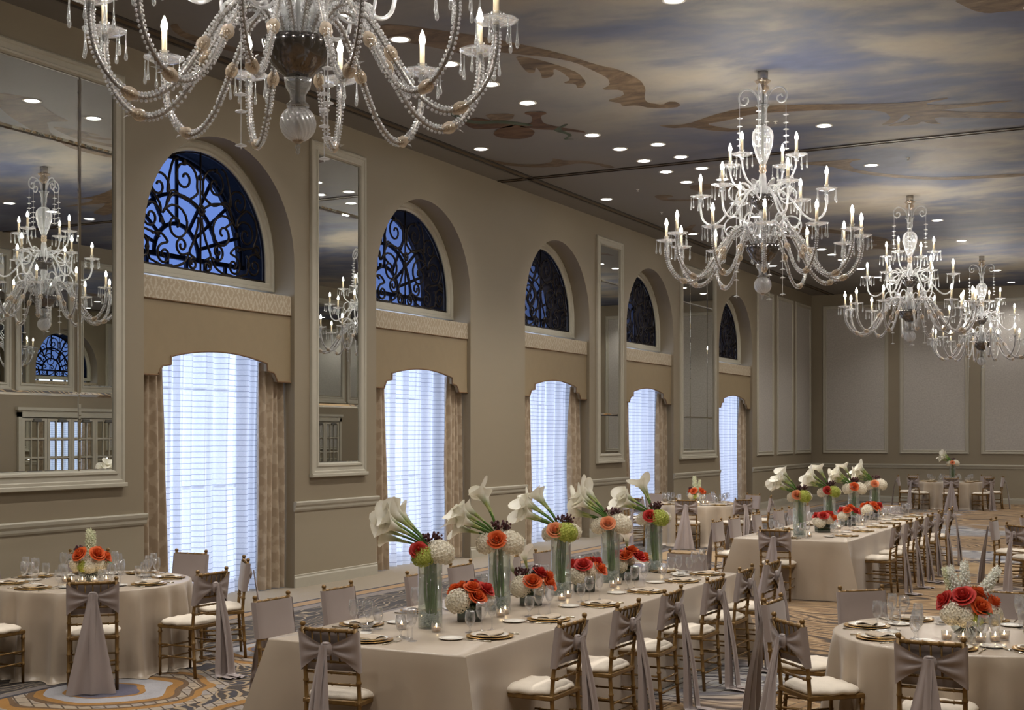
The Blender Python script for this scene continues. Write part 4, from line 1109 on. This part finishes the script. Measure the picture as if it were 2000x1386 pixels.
long_table(*T2, 'second long banquet table holding four calla vases', 'champagne floor-length cloth on the second long table')
RT = {'A': (1.90, 8.80, .90), 'B': (9.55, 9.20, .90), 'C': (2.35, 24.0, .92), 'D': (4.75, 38.6, .92), 'E': (9.80, 19.35, .90)}
RNAME = {'A': 'round table by big mirror', 'B': 'round table with red roses', 'C': 'round table before far mirror', 'D': 'round table by back wall', 'E': 'round table at picture edge'}
for k, (x, y, R) in RT.items():
    round_table(x, y, R, 'round banquet table, being ' + RNAME[k], 'champagne cloth in folds on ' + RNAME[k], {'A': 19, 'B': 20, 'C': 18, 'D': 18, 'E': 17}[k], ord(k))

# chairs round the long tables
GF, GS = 'chairs at the front long table', 'chairs at the second long table'
for k, y in enumerate((7.58, 8.47, 9.40, 10.35, 11.24, 12.02)):
    chair(7.11 + .02 * (k % 2), y, PI + random.uniform(-.04, .04), 'sashed gold chair, aisle side of front long table, %s from the near end' % ORD[k], GF, (1, 1, 1, 1, 1, 2)[k])
for k, y in enumerate((7.64, 8.44, 9.60, 10.43, 11.30, 12.05)):
    chair(5.12 + .03 * (k % 3), y, random.uniform(-.05, .05), 'sashed gold chair, window side of front long table, %s from the near end' % ORD[k], GF, 2)
chair(6.10, 6.86, PI / 2 + .12, 'bow-tied gold chair at the near end of the front long table', GF, 2)
chair(6.33, 12.28, -PI / 2, 'grey-sashed gold chair at the far end of the front long table', GF, 2)
for k, y in enumerate((17.50, 18.34, 19.12, 19.95, 20.85, 21.8)):
    chair(7.19, y, PI + random.uniform(-.04, .04), 'sashed gold chair, aisle side of second long table, %s from the near end' % ORD[k], GS, (1, 1, 1, 2, 1, 2)[k])
for k, y in enumerate((17.30, 18.05, 19.14, 20.30, 21.10, 21.9)):
    chair(5.27, y, random.uniform(-.05, .05), 'sashed gold chair, window side of second long table, %s from the near end' % ORD[k], GS, 2)
chair(6.20, 16.30, PI / 2 + .02, 'bow-tied gold chair at the near end of the second long table', GS, 0)
chair(6.28, 22.42, -PI / 2, 'grey-sashed gold chair at the far end of the second long table', GS, 2)
# chairs round the round tables
DIRN = ['aisle side', 'aisle/back-wall side', 'back-wall side', 'back-wall/window side', 'window side', 'window/camera side', 'camera side', 'camera/aisle side']
def dirname(a): return DIRN[int(round((a % (2 * PI)) / (PI / 4))) % 8]
CA = {'A': (-43.4, 8, 1.17, {0: 0, 1: 1, 7: 2}), 'B': (-91, 8, 1.13, {0: 0, 7: 0}), 'C': (-78, 8, 1.18, {}), 'D': (-80, 8, 1.18, {}), 'E': (180, 8, 1.17, {})}
PLACES = []
for k, (a0, n_, rad, kinds) in CA.items():
    x, y, R = RT[k]
    for i in range(n_):
        a = math.radians(a0 + 45 * i)
        if k == 'E' and i not in (0, 1, 7): continue
        chair(x + rad * math.cos(a), y + rad * math.sin(a), a + PI + random.uniform(-.06, .06), 'grey-sashed gold chair, %s of %s' % (dirname(a), RNAME[k]), 'chairs at ' + RNAME[k], kinds.get(i, (0, 2)[i % 2]))
        if k != 'E': PLACES.append((x + (R - .02) * math.cos(a), y + (R - .02) * math.sin(a), a + PI, 'the %s of %s' % (dirname(a), RNAME[k]), k))
for k, y in enumerate((7.58, 8.47, 9.40, 10.35, 11.24, 12.0)):
    PLACES.append((T1[1] - .02, min(y, T1[3] - .3), PI, 'aisle side of front long table, %s from near end' % ORD[k], 'F'))
for k, y in enumerate((7.64, 8.44, 9.50, 10.43, 11.30, 11.95)):
    PLACES.append((T1[0] + .02, min(y, T1[3] - .3), 0, 'window side of front long table, %s from near end' % ORD[k], 'F'))
PLACES.append((6.12, T1[2] + .02, PI / 2, 'the near end of front long table', 'F')); PLACES.append((6.3, T1[3] - .02, -PI / 2, 'the far end of front long table', 'F'))
for k, y in enumerate((17.25, 18.2, 19.1, 19.98, 20.9, 21.8)):
    PLACES.append((T2[1] - .02, y, PI, 'aisle side of second long table, %s from near end' % ORD[k], 'G'))
for k, y in enumerate((17.20, 18.05, 19.1, 20.2, 21.05, 21.9)):
    PLACES.append((T2[0] + .02, y, 0, 'window side of second long table, %s from near end' % ORD[k], 'G'))
PLACES.append((6.2, T2[2] + .02, PI / 2, 'the near end of second long table', 'G')); PLACES.append((6.28, T2[3] - .02, -PI / 2, 'the far end of second long table', 'G'))

# ------------------------------------------------------------------ tableware
def dish(R, h, mat, name, seg=28):
    return MB().lathe([(0, 0), (R * .62, 0), (R * .70, h * .35), (R, h), (R * .985, h + .003), (R * .70, h * .35 + .004), (R * .60, .004), (0, .004)], seg, cap=False).mesh(name, mat)
CHG = dish(.160, .010, 'charger', 'charger_plate'); PLT = dish(.132, .014, 'china', 'dinner_plate'); BRD = dish(.083, .010, 'china', 'bread_plate', 22)
PRIM = MB().lathe([(.126, .0145), (.129, .0172), (.1325, .0175), (.1325, .0140)], 28, cap=False).mesh('gold_rim', 'charger')
npk = MB()
def nap(u, v):
    return ((u - .5) * .19, (v - .5) * .105 + .01 * math.sin(u * 4), .020 + .010 * math.sin(PI * min(1, max(0, v))) + .003 * math.sin(u * 14))
npk.grid(nap, 10, 6); nb = MB()
def nap2(u, v): return ((u - .5) * .185, (v - .5) * .10, .010 + .0 * u)
npk.bbox(-.094, .094, -.05, .05, .010, .021, .004)
NPK = npk.mesh('napkin', 'napkin', True, 0.9)
def gob(prof, name, seg=18): return MB().lathe(prof, seg, cap=False).mesh(name, 'glass')
def stemg(h0, rb, h1, rt, rm, hm):
    p = [(0, 0), (.034, .001), (.035, .003), (.010, .008), (.0045, .02), (.0042, h0 - .012), (.009, h0), (rb, h0 + .018), (rm, hm), (rt, h1)]
    q = [(rt - .0015, h1), (rm - .0018, hm), (rb - .0018, h0 + .020), (0, h0 + .006)]
    return p + q
GOB = gob(stemg(.085, .028, .200, .034, .041, .145), 'water_goblet')
WIN_G = gob(stemg(.095, .024, .215, .029, .035, .150), 'wine_glass')
TUM = gob(stemg(.040, .026, .150, .030, .037, .095), 'short_goblet')
def cut(kind):
    m = MB()
    m.tube([(0, -.10, .004), (0, -.02, .003), (0, .02, .006), (0, .045, .006)], [.006, .0045, .003, .004], 6)
    if kind == 'fork':
        m.bbox(-.011, .011, .045, .07, .004, .008, .001)
        for k in range(4): m.box(-.011 + k * .0063, -.008 + k * .0063, .07, .105, .005, .008)
    else:
        m.add([(-.002, .045, .007), (.009, .045, .007), (.010, .09, .007), (.004, .12, .007), (-.002, .12, .007), (-.002, .045, .003), (.009, .045, .003), (.010, .09, .003), (.004, .12, .003), (-.002, .12, .003)], [(0, 1, 2, 3, 4), (9, 8, 7, 6, 5), (0, 5, 6, 1), (1, 6, 7, 2), (2, 7, 8, 3), (3, 8, 9, 4), (4, 9, 5, 0)])
    return m.mesh(kind, 'steel')
FORK, KNIFE = cut('fork'), cut('knife')
VOT = MB().lathe([(0, 0), (.030, 0), (.034, .01), (.036, .06), (.034, .06), (.031, .012), (0, .010)], 14, cap=False).mesh('glass_cup', 'glass')
VWAX = MB().lathe([(0, .008), (.027, .008), (.029, .034), (0, .035)], 12, cap=False).mesh('wax', 'wax')
VFL = MB().lathe([(0, .034), (.004, .040), (.005, .046), (.002, .056), (0, .062)], 7).mesh('flame', 'flame')
LAST = [None]
for (x, y, a, where, k) in PLACES:
    mx = T(x, y, TZ + .0005) @ RZ(a - PI / 2)
    r = random.uniform
    def put(name, me, lx, ly, lz, rot, label, cat, group):
        LAST[0] = tag(ob(name, me, None, mx @ T(lx, ly, lz) @ RZ(rot)), label, cat, group)
    put('charger_plate', CHG, 0, .19, 0, 0, 'gold-rimmed charger plate on ' + where, 'charger', 'charger plates')
    put('dinner_plate', PLT, 0, .19, .0055, 0, 'white dinner plate set on ' + where, 'plate', 'dinner plates')
    ob('gold_rim', PRIM, LAST[0])
    put('napkin', NPK, r(-.01, .01), .19, .006, r(-.12, .12), 'folded champagne napkin on ' + where, 'napkin', 'folded napkins')
    lx = .165 if k in 'ABCD' else .185
    put('bread_plate', BRD, -.20, .37, 0, 0, 'small bread plate on ' + where, 'plate', 'bread plates')
    put('water_goblet', GOB, lx, .36 + r(-.01, .01), 0, 0, 'round water goblet on ' + where, 'glass', 'water goblets')
    put('wine_glass', WIN_G, lx + .075, .31 + r(-.01, .01), 0, 0, 'tall wine glass on ' + where, 'glass', 'wine glasses')
    put('short_goblet', TUM, lx - .08, .40 + r(-.01, .01), 0, 0, 'short goblet on ' + where, 'glass', 'short goblets')
    if k != 'D':
        put('fork', FORK, -.185, .18, 0, r(-.05, .05), 'dinner fork on ' + where, 'fork', 'dinner forks')
        put('knife', KNIFE, .185, .17, 0, r(-.05, .05), 'table knife on ' + where, 'knife', 'table knives')
def votive(x, y, label):
    v = thing('votive_candle', label, 'candle', T(x, y, TZ + .0005), 'lit votive candles')
    ob('glass_cup', VOT, v); ob('wax', VWAX, v); ob('flame', VFL, v)

# ------------------------------------------------------------------ flowers
def petal_into(m, R, arc, az, z0, h, flare):
    """one cupped petal wrapped round the bud"""
    def fn(u, v):
        s_ = (u - .5) * 2; a = az + s_ * arc
        r = R * (.45 + .55 * math.sin(min(1, v * 1.25) * PI / 2)) + flare * max(0, v - .6) ** 2 * 6 * R - .12 * R * abs(s_)
        z = z0 + h * v * (1 - .22 * s_ * s_) - flare * h * max(0, v - .75) * 1.6
        return (r * math.cos(a), r * math.sin(a), z)
    m.grid(fn, 7, 5)
def rose_mesh(name, mat):
    m = MB()
    m.ell((0, 0, .022), (.009, .009, .022), 8, 5)
    for ring, (n_, R, arc, h, fl) in enumerate(((2, .010, 1.7, .046, .0), (3, .0165, 1.35, .046, .12), (4, .0235, 1.1, .042, .25), (5, .031, .95, .036, .38), (6, .037, .75, .028, .5))):
        for k in range(n_): petal_into(m, R, arc, 2 * PI * k / n_ + ring * .6, -.002 * ring, h, fl)
    return m.mesh(name, mat)
ROSE = {k: rose_mesh('rose', k) for k in ('roseo', 'roser', 'rosep')}
def hyd_mesh(mat, seed, R=.07, sq=.85):
    m = MB(); r = random.Random(seed); n_ = 150
    m.ell((0, 0, 0), (R * .86, R * .86, R * .86 * sq), 14, 9)
    for k in range(n_):
        z = 1 - 1.75 * (k + .5) / n_; ph = k * 2.39996; q = math.sqrt(max(0, 1 - z * z))
        d = Vector((q * math.cos(ph), q * math.sin(ph), z)); p = Vector((d.x * R, d.y * R, d.z * R * sq)) * r.uniform(.94, 1.05)
        a = d.orthogonal().normalized(); a.rotate(Matrix.Rotation(r.uniform(0, 6), 3, d)); b = d.cross(a); s_ = .0112
        for e in range(4):
            w1 = a * math.cos(e * PI / 2) + b * math.sin(e * PI / 2); w2 = a * math.cos(e * PI / 2 + .75) + b * math.sin(e * PI / 2 + .75); w3 = a * math.cos(e * PI / 2 - .75) + b * math.sin(e * PI / 2 - .75)
            m.add([p, p + w2 * s_ * .75 + d * .004, p + w1 * s_ * 1.1 + d * .002, p + w3 * s_ * .75 + d * .004], [(0, 1, 2, 3)])
    return m.mesh('hydrangea', mat, False)
HYW, HYG = hyd_mesh('hydw', 1), hyd_mesh('hydg', 2)
def calla_mesh(seed):
    """spathe: a flaring trumpet with one side drawn to a tip, axis +z, throat at the origin"""
    r = random.Random(seed); op = r.uniform(.9, 1.15)
    def fn(u, v):
        a = 2 * PI * u; q = v
        R = .008 + .030 * q ** 1.6 * op + .022 * max(0, q - .7) / .3 * op
        tip = max(0, math.cos(a)) ** 3
        h = .125 * q + .045 * tip * q ** 2 - .022 * (1 - tip) * max(0, q - .75)
        R2 = R * (1 + .35 * tip * q ** 3) * (1 + .08 * math.sin(2 * a + seed) * q)
        return (R2 * math.cos(a), R2 * math.sin(a), h)
    return MB().grid(fn, 20, 10, True).mesh('spathe', 'callas')
CAL = [calla_mesh(k) for k in range(3)]
CTHR = MB().lathe([(.0065, -.03), (.0075, -.01), (.0095, .012), (.0135, .05), (.0155, .062)], 12, cap=False).mesh('throat', 'callag')
CSPA = MB().lathe([(0, .02), (.005, .03), (.006, .09), (0, .10)], 8).mesh('spadix', 'hydg')
def dirm(d): return Vector(d).normalized().to_track_quat('Z', 'Y').to_matrix().to_4x4()
def leaf_mesh2(L=.09, w=.03):
    def fn(u, v): return ((u - .5) * 2 * w * math.sin(PI * (.05 + .9 * v)), L * v, .02 * math.sin(PI * v) - .006 * abs(u - .5))
    return MB().grid(fn, 4, 6).mesh('leaf', 'leaf')
LEAF2 = leaf_mesh2()
def berry_mesh(seed):
    r = random.Random(seed); m = MB()
    for k in range(5):
        e = Vector((r.uniform(-.035, .035), r.uniform(-.035, .035), r.uniform(.03, .065)))
        m.tube([(0, 0, 0), tuple(e * .6), tuple(e)], .0015, 4)
        for j in range(8):
            p = e * r.uniform(.6, 1.05) + Vector((r.uniform(-.014, .014), r.uniform(-.014, .014), r.uniform(-.01, .012)))
            m.ell(p, (.007, .007, .008), 6, 4)
    return m.mesh('berry_sprig', 'berry')
BER = [berry_mesh(k) for k in range(2)]
def stock_mesh(mat, seed, L=.17):
    r = random.Random(seed); m = MB()
    m.tube([(0, 0, -.06), (0, 0, L)], .004, 5)
    m.ell((0, 0, L * .48), (.017, .017, L * .5), 7, 6)
    for k in range(70):
        t_ = k / 70; z = L * t_; a = k * 2.39996; R = .024 * (1 - .5 * t_)
        p = Vector((R * math.cos(a), R * math.sin(a), z))
        for e in range(4):
            w = e * PI / 2 + r.uniform(0, 1); s_ = .014 * (1 - .35 * t_)
            d = Vector((math.cos(a), math.sin(a), .5)).normalized(); u1 = d.orthogonal().normalized(); u2 = d.cross(u1)
            q1 = u1 * math.cos(w) + u2 * math.sin(w); q2 = u1 * math.cos(w + .8) + u2 * math.sin(w + .8)
            m.add([p, p + q1 * s_ + d * .005, p + (q1 + q2) * s_ * .75 + d * .009, p + q2 * s_ + d * .005], [(0, 1, 2, 3)])
    return m.mesh('stock_spike', mat, False)
STK = [stock_mesh('stock', 3), stock_mesh('stockg', 4), stock_mesh('stock', 5, .15)]
# tall cylinder vase, height .47
VH = .495
CYL = MB().lathe([(0, 0), (.082, 0), (.085, .004), (.085, VH), (.081, VH), (.081, .014), (0, .012)], 28, cap=False).mesh('glass_cylinder', 'vase')
WAT = MB().lathe([(0, .015), (.079, .015), (.079, .33), (0, .331)], 24, cap=False).mesh('water', 'water')
gm = MB(); rr_ = random.Random(9)
for k in range(300):
    a = rr_.uniform(0, 2 * PI); q = math.sqrt(rr_.uniform(0.1, 1)) * .070; z = .020 + rr_.uniform(0, .085)
    s_ = rr_.uniform(.006, .010); c_ = (q * math.cos(a), q * math.sin(a), z)
    gm.add([(c_[0] + s_, c_[1], z), (c_[0] - s_, c_[1], z), (c_[0], c_[1] + s_, z), (c_[0], c_[1] - s_, z), (c_[0], c_[1], z + s_), (c_[0], c_[1], z - s_)], [(0, 2, 4), (2, 1, 4), (1, 3, 4), (3, 0, 4), (2, 0, 5), (1, 2, 5), (3, 1, 5), (0, 3, 5)])
GEM = gm.mesh('crystal_gems', 'gems', False)
def stem_mesh(P, r=.006): return MB().tube(crom(P, 5), r, 6).mesh('stem', 'stem')
LEFT = Vector((-.886, -.464, 0))      # toward the windows and camera side, the way the lilies lean
SIDE = Vector((-.464, .886, 0))
def tall_vase(x, y, seed, label, accent):
    r = random.Random(seed)
    t_ = thing('calla_vase', label, 'flower vase', T(x, y, TZ + .0005), 'tall vases of calla lilies')
    ob('glass_cylinder', CYL, t_); ob('water', WAT, t_)
    ge = ob('crystal_gems', GEM, t_); ge['kind'] = 'stuff'
    top = Vector((0, 0, VH))
    HD = [(.225, .140, -.02), (.215, .180, .045), (.185, .215, -.045), (.145, .245, .02), (.175, .165, -.06), (.125, .225, .05), (.200, .115, .035), (.160, .195, .0)]
    for k, (hr, hz, hs) in enumerate(HD):
        spread = hs
        reach = hr + r.uniform(-.015, .015); hh = hz + r.uniform(-.02, .02)
        if accent.get('fan') and k in (3, 5): reach -= .07; hh += .03
        tip = LEFT * reach + SIDE * hs + Vector((0, 0, VH + hh))
        mid = LEFT * (reach * .42) + SIDE * hs * .6 + Vector((0, 0, VH + hh * .52 + .02))
        st = ob('calla_lily', stem_mesh([(-LEFT * .03 + SIDE * r.uniform(-.04, .04)) + Vector((0, 0, .07)), LEFT * -.025 + SIDE * r.uniform(-.03, .03) + Vector((0, 0, .25)), LEFT * .005 + SIDE * spread * .3 + Vector((0, 0, VH + .02)), mid, tip], .0088), t_)
        d = (tip - mid).normalized() + LEFT * .12 + SIDE * hs * 3
        mm = Matrix.Translation(tip) @ dirm(d) @ RZ(r.uniform(0, 6)) @ SC(1.28)
        ob('spathe', CAL[k % 3], st, mm); ob('throat', CTHR, st, mm); ob('spadix', CSPA, st, mm)
    for k in range(14):   # other stems standing in the water
        a = r.uniform(0, 6.28); q = r.uniform(.01, .055)
        ob('stem', stem_mesh([(q * math.cos(a) * .8 + .01, q * math.sin(a) * .8, .10), (q * math.cos(a + .5) * .9, q * math.sin(a + .5) * .9, .28), (q * math.cos(a + 1) * .8, q * math.sin(a + 1) * .8, VH + .02)], .0068), t_)
    fl = accent['flowers']     # list of (kind, along LEFT, along SIDE, dz, scale)
    for kind, u, s_, dz, sc in fl:
        p = LEFT * u + SIDE * s_ + Vector((0, 0, VH + dz))
        me, nm = {'W': (HYW, 'hydrangea'), 'G': (HYG, 'hydrangea'), 'o': (ROSE['roseo'], 'rose'), 'r': (ROSE['roser'], 'rose'), 'p': (ROSE['rosep'], 'rose'), 'b': (BER[0], 'berry_sprig'), 'c': (BER[1], 'berry_sprig'), 'l': (LEAF2, 'leaf')}[kind]
        # flowers look toward the camera side and outward
        d = Vector((.35, -.75, .55)) if kind in 'orp' else Vector((p.x * 3, p.y * 3, .6))
        ob(nm, me, t_, Matrix.Translation(p) @ (dirm(d) if kind != 'l' else RZ(r.uniform(0, 6))) @ SC(sc * (1.2 if kind in 'WG' else 1.1)))
FC = Vector((.464, -.886, 0))   # toward camera = -SIDE
ACC = [
    dict(flowers=[('r', .075, -.075, .045, 1.15), ('G', .045, -.06, .005, .95), ('G', .06, .04, .01, .85), ('W', -.075, -.03, .03, 1.15), ('W', -.03, .06, .03, 1.0), ('b', .0, -.02, .09, 1.1), ('c', -.03, .02, .09, 1.1), ('o', .05, .06, .05, 1.0)]),
    dict(fan=1, flowers=[('W', .085, -.02, .02, 1.15), ('W', -.085, -.02, .02, 1.25), ('o', .02, -.095, .045, 1.35), ('b', .0, -.01, .10, 1.3), ('c', -.03, .02, .10, 1.2), ('W', 0, .07, .02, 1.0)]),
    dict(flowers=[('p', .05, -.075, .045, 1.3), ('G', -.045, -.055, .03, 1.1), ('W', .085, .02, .02, .9), ('W', -.10, .03, .03, .9), ('b', .0, .01, .09, 1.2), ('c', -.05, .03, .09, 1.2), ('G', .02, .06, .01, .9)]),
    dict(flowers=[('W', .09, -.01, .02, 1.05), ('W', -.09, -.01, .03, 1.25), ('p', .03, -.09, .04, 1.25), ('b', .0, .0, .10, 1.2), ('c', -.05, .03, .10, 1.0), ('W', 0, .07, .02, 1.0)]),
    dict(fan=1, flowers=[('r', .045, -.075, .045, 1.25), ('G', -.05, -.05, .03, 1.1), ('W', .09, .02, .02, .95), ('W', -.10, .03, .03, .9), ('b', .0, .01, .09, 1.3), ('c', -.03, .03, .10, 1.2), ('W', .02, .06, .01, .9)]),
]
for k, y in enumerate((7.75, 8.77, 9.86, 10.91, 11.98)):
    tall_vase(6.18, y, k + 1, 'tall calla lily vase on front long table, %s from near end' % ORD[k], ACC[k])
for k, y in enumerate((17.0, 18.6, 20.1, 21.6)):
    tall_vase(6.27, y, k + 11, 'tall calla lily vase on second long table, %s from near end' % ORD[k], ACC[(k * 2 + 2) % 5])
tall_vase(4.80, 38.7, 31, 'lone calla lily vase on the round table by the back wall', ACC[3])

# low square vases between the tall ones
SQV = MB().bbox(-.075, .075, -.075, .075, 0, .10, .006).mesh('square_vase', 'darkvase', False)
def low_flowers(x, y, rot, label, spec, calla=()):
    t_ = thing('low_arrangement', label, 'flowers', T(x, y, TZ + .0005) @ RZ(rot) @ SC(1.15), 'low flower arrangements')
    ob('square_vase', SQV, t_)
    for kind, px, py, pz, sc in spec:
        me, nm = {'W': (HYW, 'hydrangea'), 'G': (HYG, 'hydrangea'), 'o': (ROSE['roseo'], 'rose'), 'r': (ROSE['roser'], 'rose'), 'p': (ROSE['rosep'], 'rose'), 'b': (BER[0], 'berry_sprig')}[kind]
        d = Vector((px * 6, py * 6, .7)) if kind != 'b' else Vector((px, py, 1))
        ob(nm, me, t_, T(px, py, pz) @ dirm(d) @ SC(sc))
    for px, py, hz in calla:
        st = ob('calla_lily', stem_mesh([(0, 0, .1), (px * .6, py * .6, hz * .6), (px, py, hz)], .005), t_)
        mm = T(px, py, hz) @ dirm((px * 2, py * 2, .3)) @ SC(.95)
        ob('spathe', CAL[0], st, mm); ob('throat', CTHR, st, mm)
LS = [
    [('W', -.07, -.07, .13, 1.15), ('W', .09, .02, .14, 1.0), ('o', -.04, .01, .20, 1.1), ('o', .02, -.05, .20, 1.2), ('o', .05, -.09, .15, 1.2), ('o', -.09, .05, .18, 1.1), ('r', .10, -.03, .19, 1.2), ('r', .02, .06, .20, 1.2), ('r', .10, .06, .17, 1.1), ('W', 0, .09, .13, 1.0), ('b', 0, 0, .19, 1)],
    [('W', -.07, -.06, .13, 1.1), ('o', .01, -.095, .16, 1.3), ('r', .06, -.02, .21, 1.2), ('o', .11, .0, .18, 1.3), ('o', .12, -.06, .14, 1.2), ('r', .09, .07, .18, 1.1), ('W', .06, -.06, .12, .8), ('W', -.05, .08, .13, 1.0), ('b', -.06, -.01, .18, 1.2), ('b', .01, .02, .19, 1.2)],
    [('W', -.05, -.09, .12, .95), ('r', -.07, -.02, .19, 1.2), ('r', -.01, -.08, .19, 1.35), ('W', .06, -.04, .15, .95), ('o', .11, -.05, .16, 1.3), ('r', .09, .02, .20, 1.3), ('W', -.03, .08, .13, 1.0), ('o', .03, .05, .20, 1.2)],
    [('W', -.08, -.06, .12, 1.0), ('r', -.08, -.01, .19, 1.2), ('o', -.03, -.07, .19, 1.2), ('o', .02, -.02, .22, 1.3), ('r', .07, -.06, .18, 1.3), ('o', .11, .0, .17, 1.3), ('r', .05, .06, .20, 1.2), ('W', -.02, .08, .13, 1.0), ('b', .0, .0, .20, 1.0)],
]
CA_ = [(), ((-.03, -.02, .27), (-.10, .02, .20)), (), ((-.01, .03, .25),)]
for k, y in enumerate((8.20, 9.18, 10.2, 11.2)):
    low_flowers(6.24, y, .49, 'low orange flowers in dark square vase, front long table, %s from near end' % ORD[k], LS[k], CA_[k])
for k, y in enumerate((17.85, 19.35, 20.9)):
    low_flowers(6.36, y, .49, 'low rose and hydrangea flowers on second long table, %s from near end' % ORD[k], LS[(k + 2) % 4])

# round bowls on the round tables
BOWL = MB().lathe([(0, 0), (.05, 0), (.075, .02), (.105, .07), (.11, .10), (.095, .145), (.078, .165), (.082, .175), (.079, .175), (.074, .165), (.09, .145), (.104, .10), (.10, .07), (.07, .024), (0, .01)], 26, cap=False).mesh('glass_bowl', 'vase')
def bowl_flowers(x, y, rot, label, spec, stocks):
    t_ = thing('flower_bowl', label, 'flowers', T(x, y, TZ + .0005) @ RZ(rot), 'flower bowls on the round tables')
    ob('glass_bowl', BOWL, t_, SC(1, 1, .75)); dz = -.055
    for k in range(18):
        a = 2 * PI * k / 18 + .1; w = random.uniform(.75, 1.0)
        ob('stem', MB().tube(crom([(.095 * w * math.cos(a + 2.6), .095 * w * math.sin(a + 2.6), .025), (.01 * math.cos(a), .01 * math.sin(a), .10), (.05 * math.cos(a), .05 * math.sin(a), .155)], 4), .0038, 5).mesh('stem', 'stemd'), t_)
    for kind, px, py, pz, sc in spec:
        me, nm = {'W': (HYW, 'hydrangea'), 'G': (HYG, 'hydrangea'), 'o': (ROSE['roseo'], 'rose'), 'r': (ROSE['roser'], 'rose'), 'p': (ROSE['rosep'], 'rose'), 'b': (BER[0], 'berry_sprig'), 'l': (LEAF2, 'leaf')}[kind]
        d = Vector((px * 6, py * 6, .55)) if kind != 'b' else Vector((px * 3, py * 3, 1))
        ob(nm, me, t_, T(px, py, pz + dz) @ (dirm(d) if kind != 'l' else RZ(math.atan2(py, px) - PI / 2)) @ SC(sc))
    for px, py, pz, d, k, sc in stocks: ob('stock_spike', STK[k], t_, T(px, py, pz + dz - .03) @ dirm(d) @ SC(sc))
BF = [('W', -.10, -.06, .22, 1.1), ('W', .10, -.05, .22, 1.1), ('W', -.03, .10, .22, 1.1), ('W', .02, -.10, .20, 1.0), ('o', -.06, -.10, .30, 1.5), ('o', -.10, .02, .30, 1.4), ('o', .08, -.08, .30, 1.5), ('o', .13, -.02, .27, 1.4), ('o', .03, .07, .31, 1.4), ('l', .14, -.06, .22, 1.0), ('l', -.14, .03, .24, 1.0), ('b', -.10, -.0, .32, 1.0), ('G', -.03, -.11, .20, .8)]
# local x points to picture right, local -y to the camera
bowl_flowers(RT['A'][0], RT['A'][1], YAW, 'bowl of orange roses with one white spike on the round table by the big mirror', BF, [(-.01, 0, .33, (-.03, -.02, 1), 1, 1.35), (.0, .02, .33, (.05, .02, 1), 1, 1.25)])
BF2 = [('W', -.13, -.08, .22, 1.1), ('W', .14, -.06, .21, 1.1), ('W', .02, .10, .23, 1.1), ('W', -.06, -.11, .20, 1.0), ('r', -.15, -.02, .29, 1.45), ('r', -.05, -.07, .32, 1.6), ('o', .04, -.12, .255, 1.5), ('o', .06, .0, .33, 1.4), ('o', .14, -.05, .28, 1.4), ('r', -.05, .08, .32, 1.5), ('l', .05, -.10, .22, 1.1), ('l', .11, .0, .30, 1.2), ('G', .01, -.13, .19, .7)]
bowl_flowers(9.55, 9.08, YAW, 'bowl of coral-red roses with white stock spikes on the nearer aisle round table', BF2, [(-.06, .03, .36, (-.25, 0, 1), 0, 1.15), (-.01, .02, .36, (-.02, .0, 1), 0, 1.3), (.10, .02, .36, (.65, 0, 1), 2, 1.4), (-.08, .05, .36, (-.3, .1, 1), 1, 1.1)])
bowl_flowers(RT['C'][0], RT['C'][1], YAW, 'bowl of orange roses with a cream spike on the far-mirror round table', BF, [(-.02, 0, .33, (-.08, 0, 1), 1, 1.7), (.04, .02, .33, (.15, 0, 1), 1, 1.3)])
# votive candles
n_ = 0
for k, y in enumerate((7.62, 8.62, 9.72, 10.78, 11.85)):
    for s, w in ((-1, 'window'), (1, 'aisle')):
        votive(6.18 + s * .14, y - .02, 'lit votive candle, %s side of %s calla vase, front long table' % (w, ORD[k]))
for k, y in enumerate((8.45, 9.5, 10.55)):
    votive(6.36, y, 'lit votive candle past the %s low vase of the front long table' % ORD[k])
for k, y in enumerate((17.0, 18.6, 20.1, 21.6)):
    for s, w in ((-1, 'window'), (1, 'aisle')):
        votive(6.27 + s * .16, y - .1, 'lit votive candle, %s side of %s calla vase, second long table' % (w, ORD[k]))
for key in 'ABC':
    for j in range(5):
        a = YAW - PI / 2 - .9 + j * .45
        votive(RT[key][0] + .24 * math.cos(a), RT[key][1] + (-.12 if key == 'B' else 0) + .24 * math.sin(a), 'lit votive candle, %s of the arc on %s' % (ORD[j], RNAME[key]))

# cut crystal sugar dishes
DISH = MB().lathe([(0, 0), (.032, 0), (.036, .006), (.020, .014), (.030, .022), (.052, .045), (.056, .050), (.050, .050), (.026, .026), (0, .022)], 20, flute=10, fa=.06, cap=False).mesh('sugar_dish', 'glass')
for x, y, w in ((5.87, 7.42, 'near end of front long table'), (6.55, 11.75, 'far end of front long table'), (5.95, 16.95, 'near end of second long table'), (9.30, 9.55, 'round table with red roses'), (2.25, 9.15, 'round table by big mirror')):
    tag(ob('sugar_dish', DISH, None, T(x, y, TZ + .0005)), 'cut crystal sugar dish at the ' + w, 'dish', 'crystal sugar dishes')
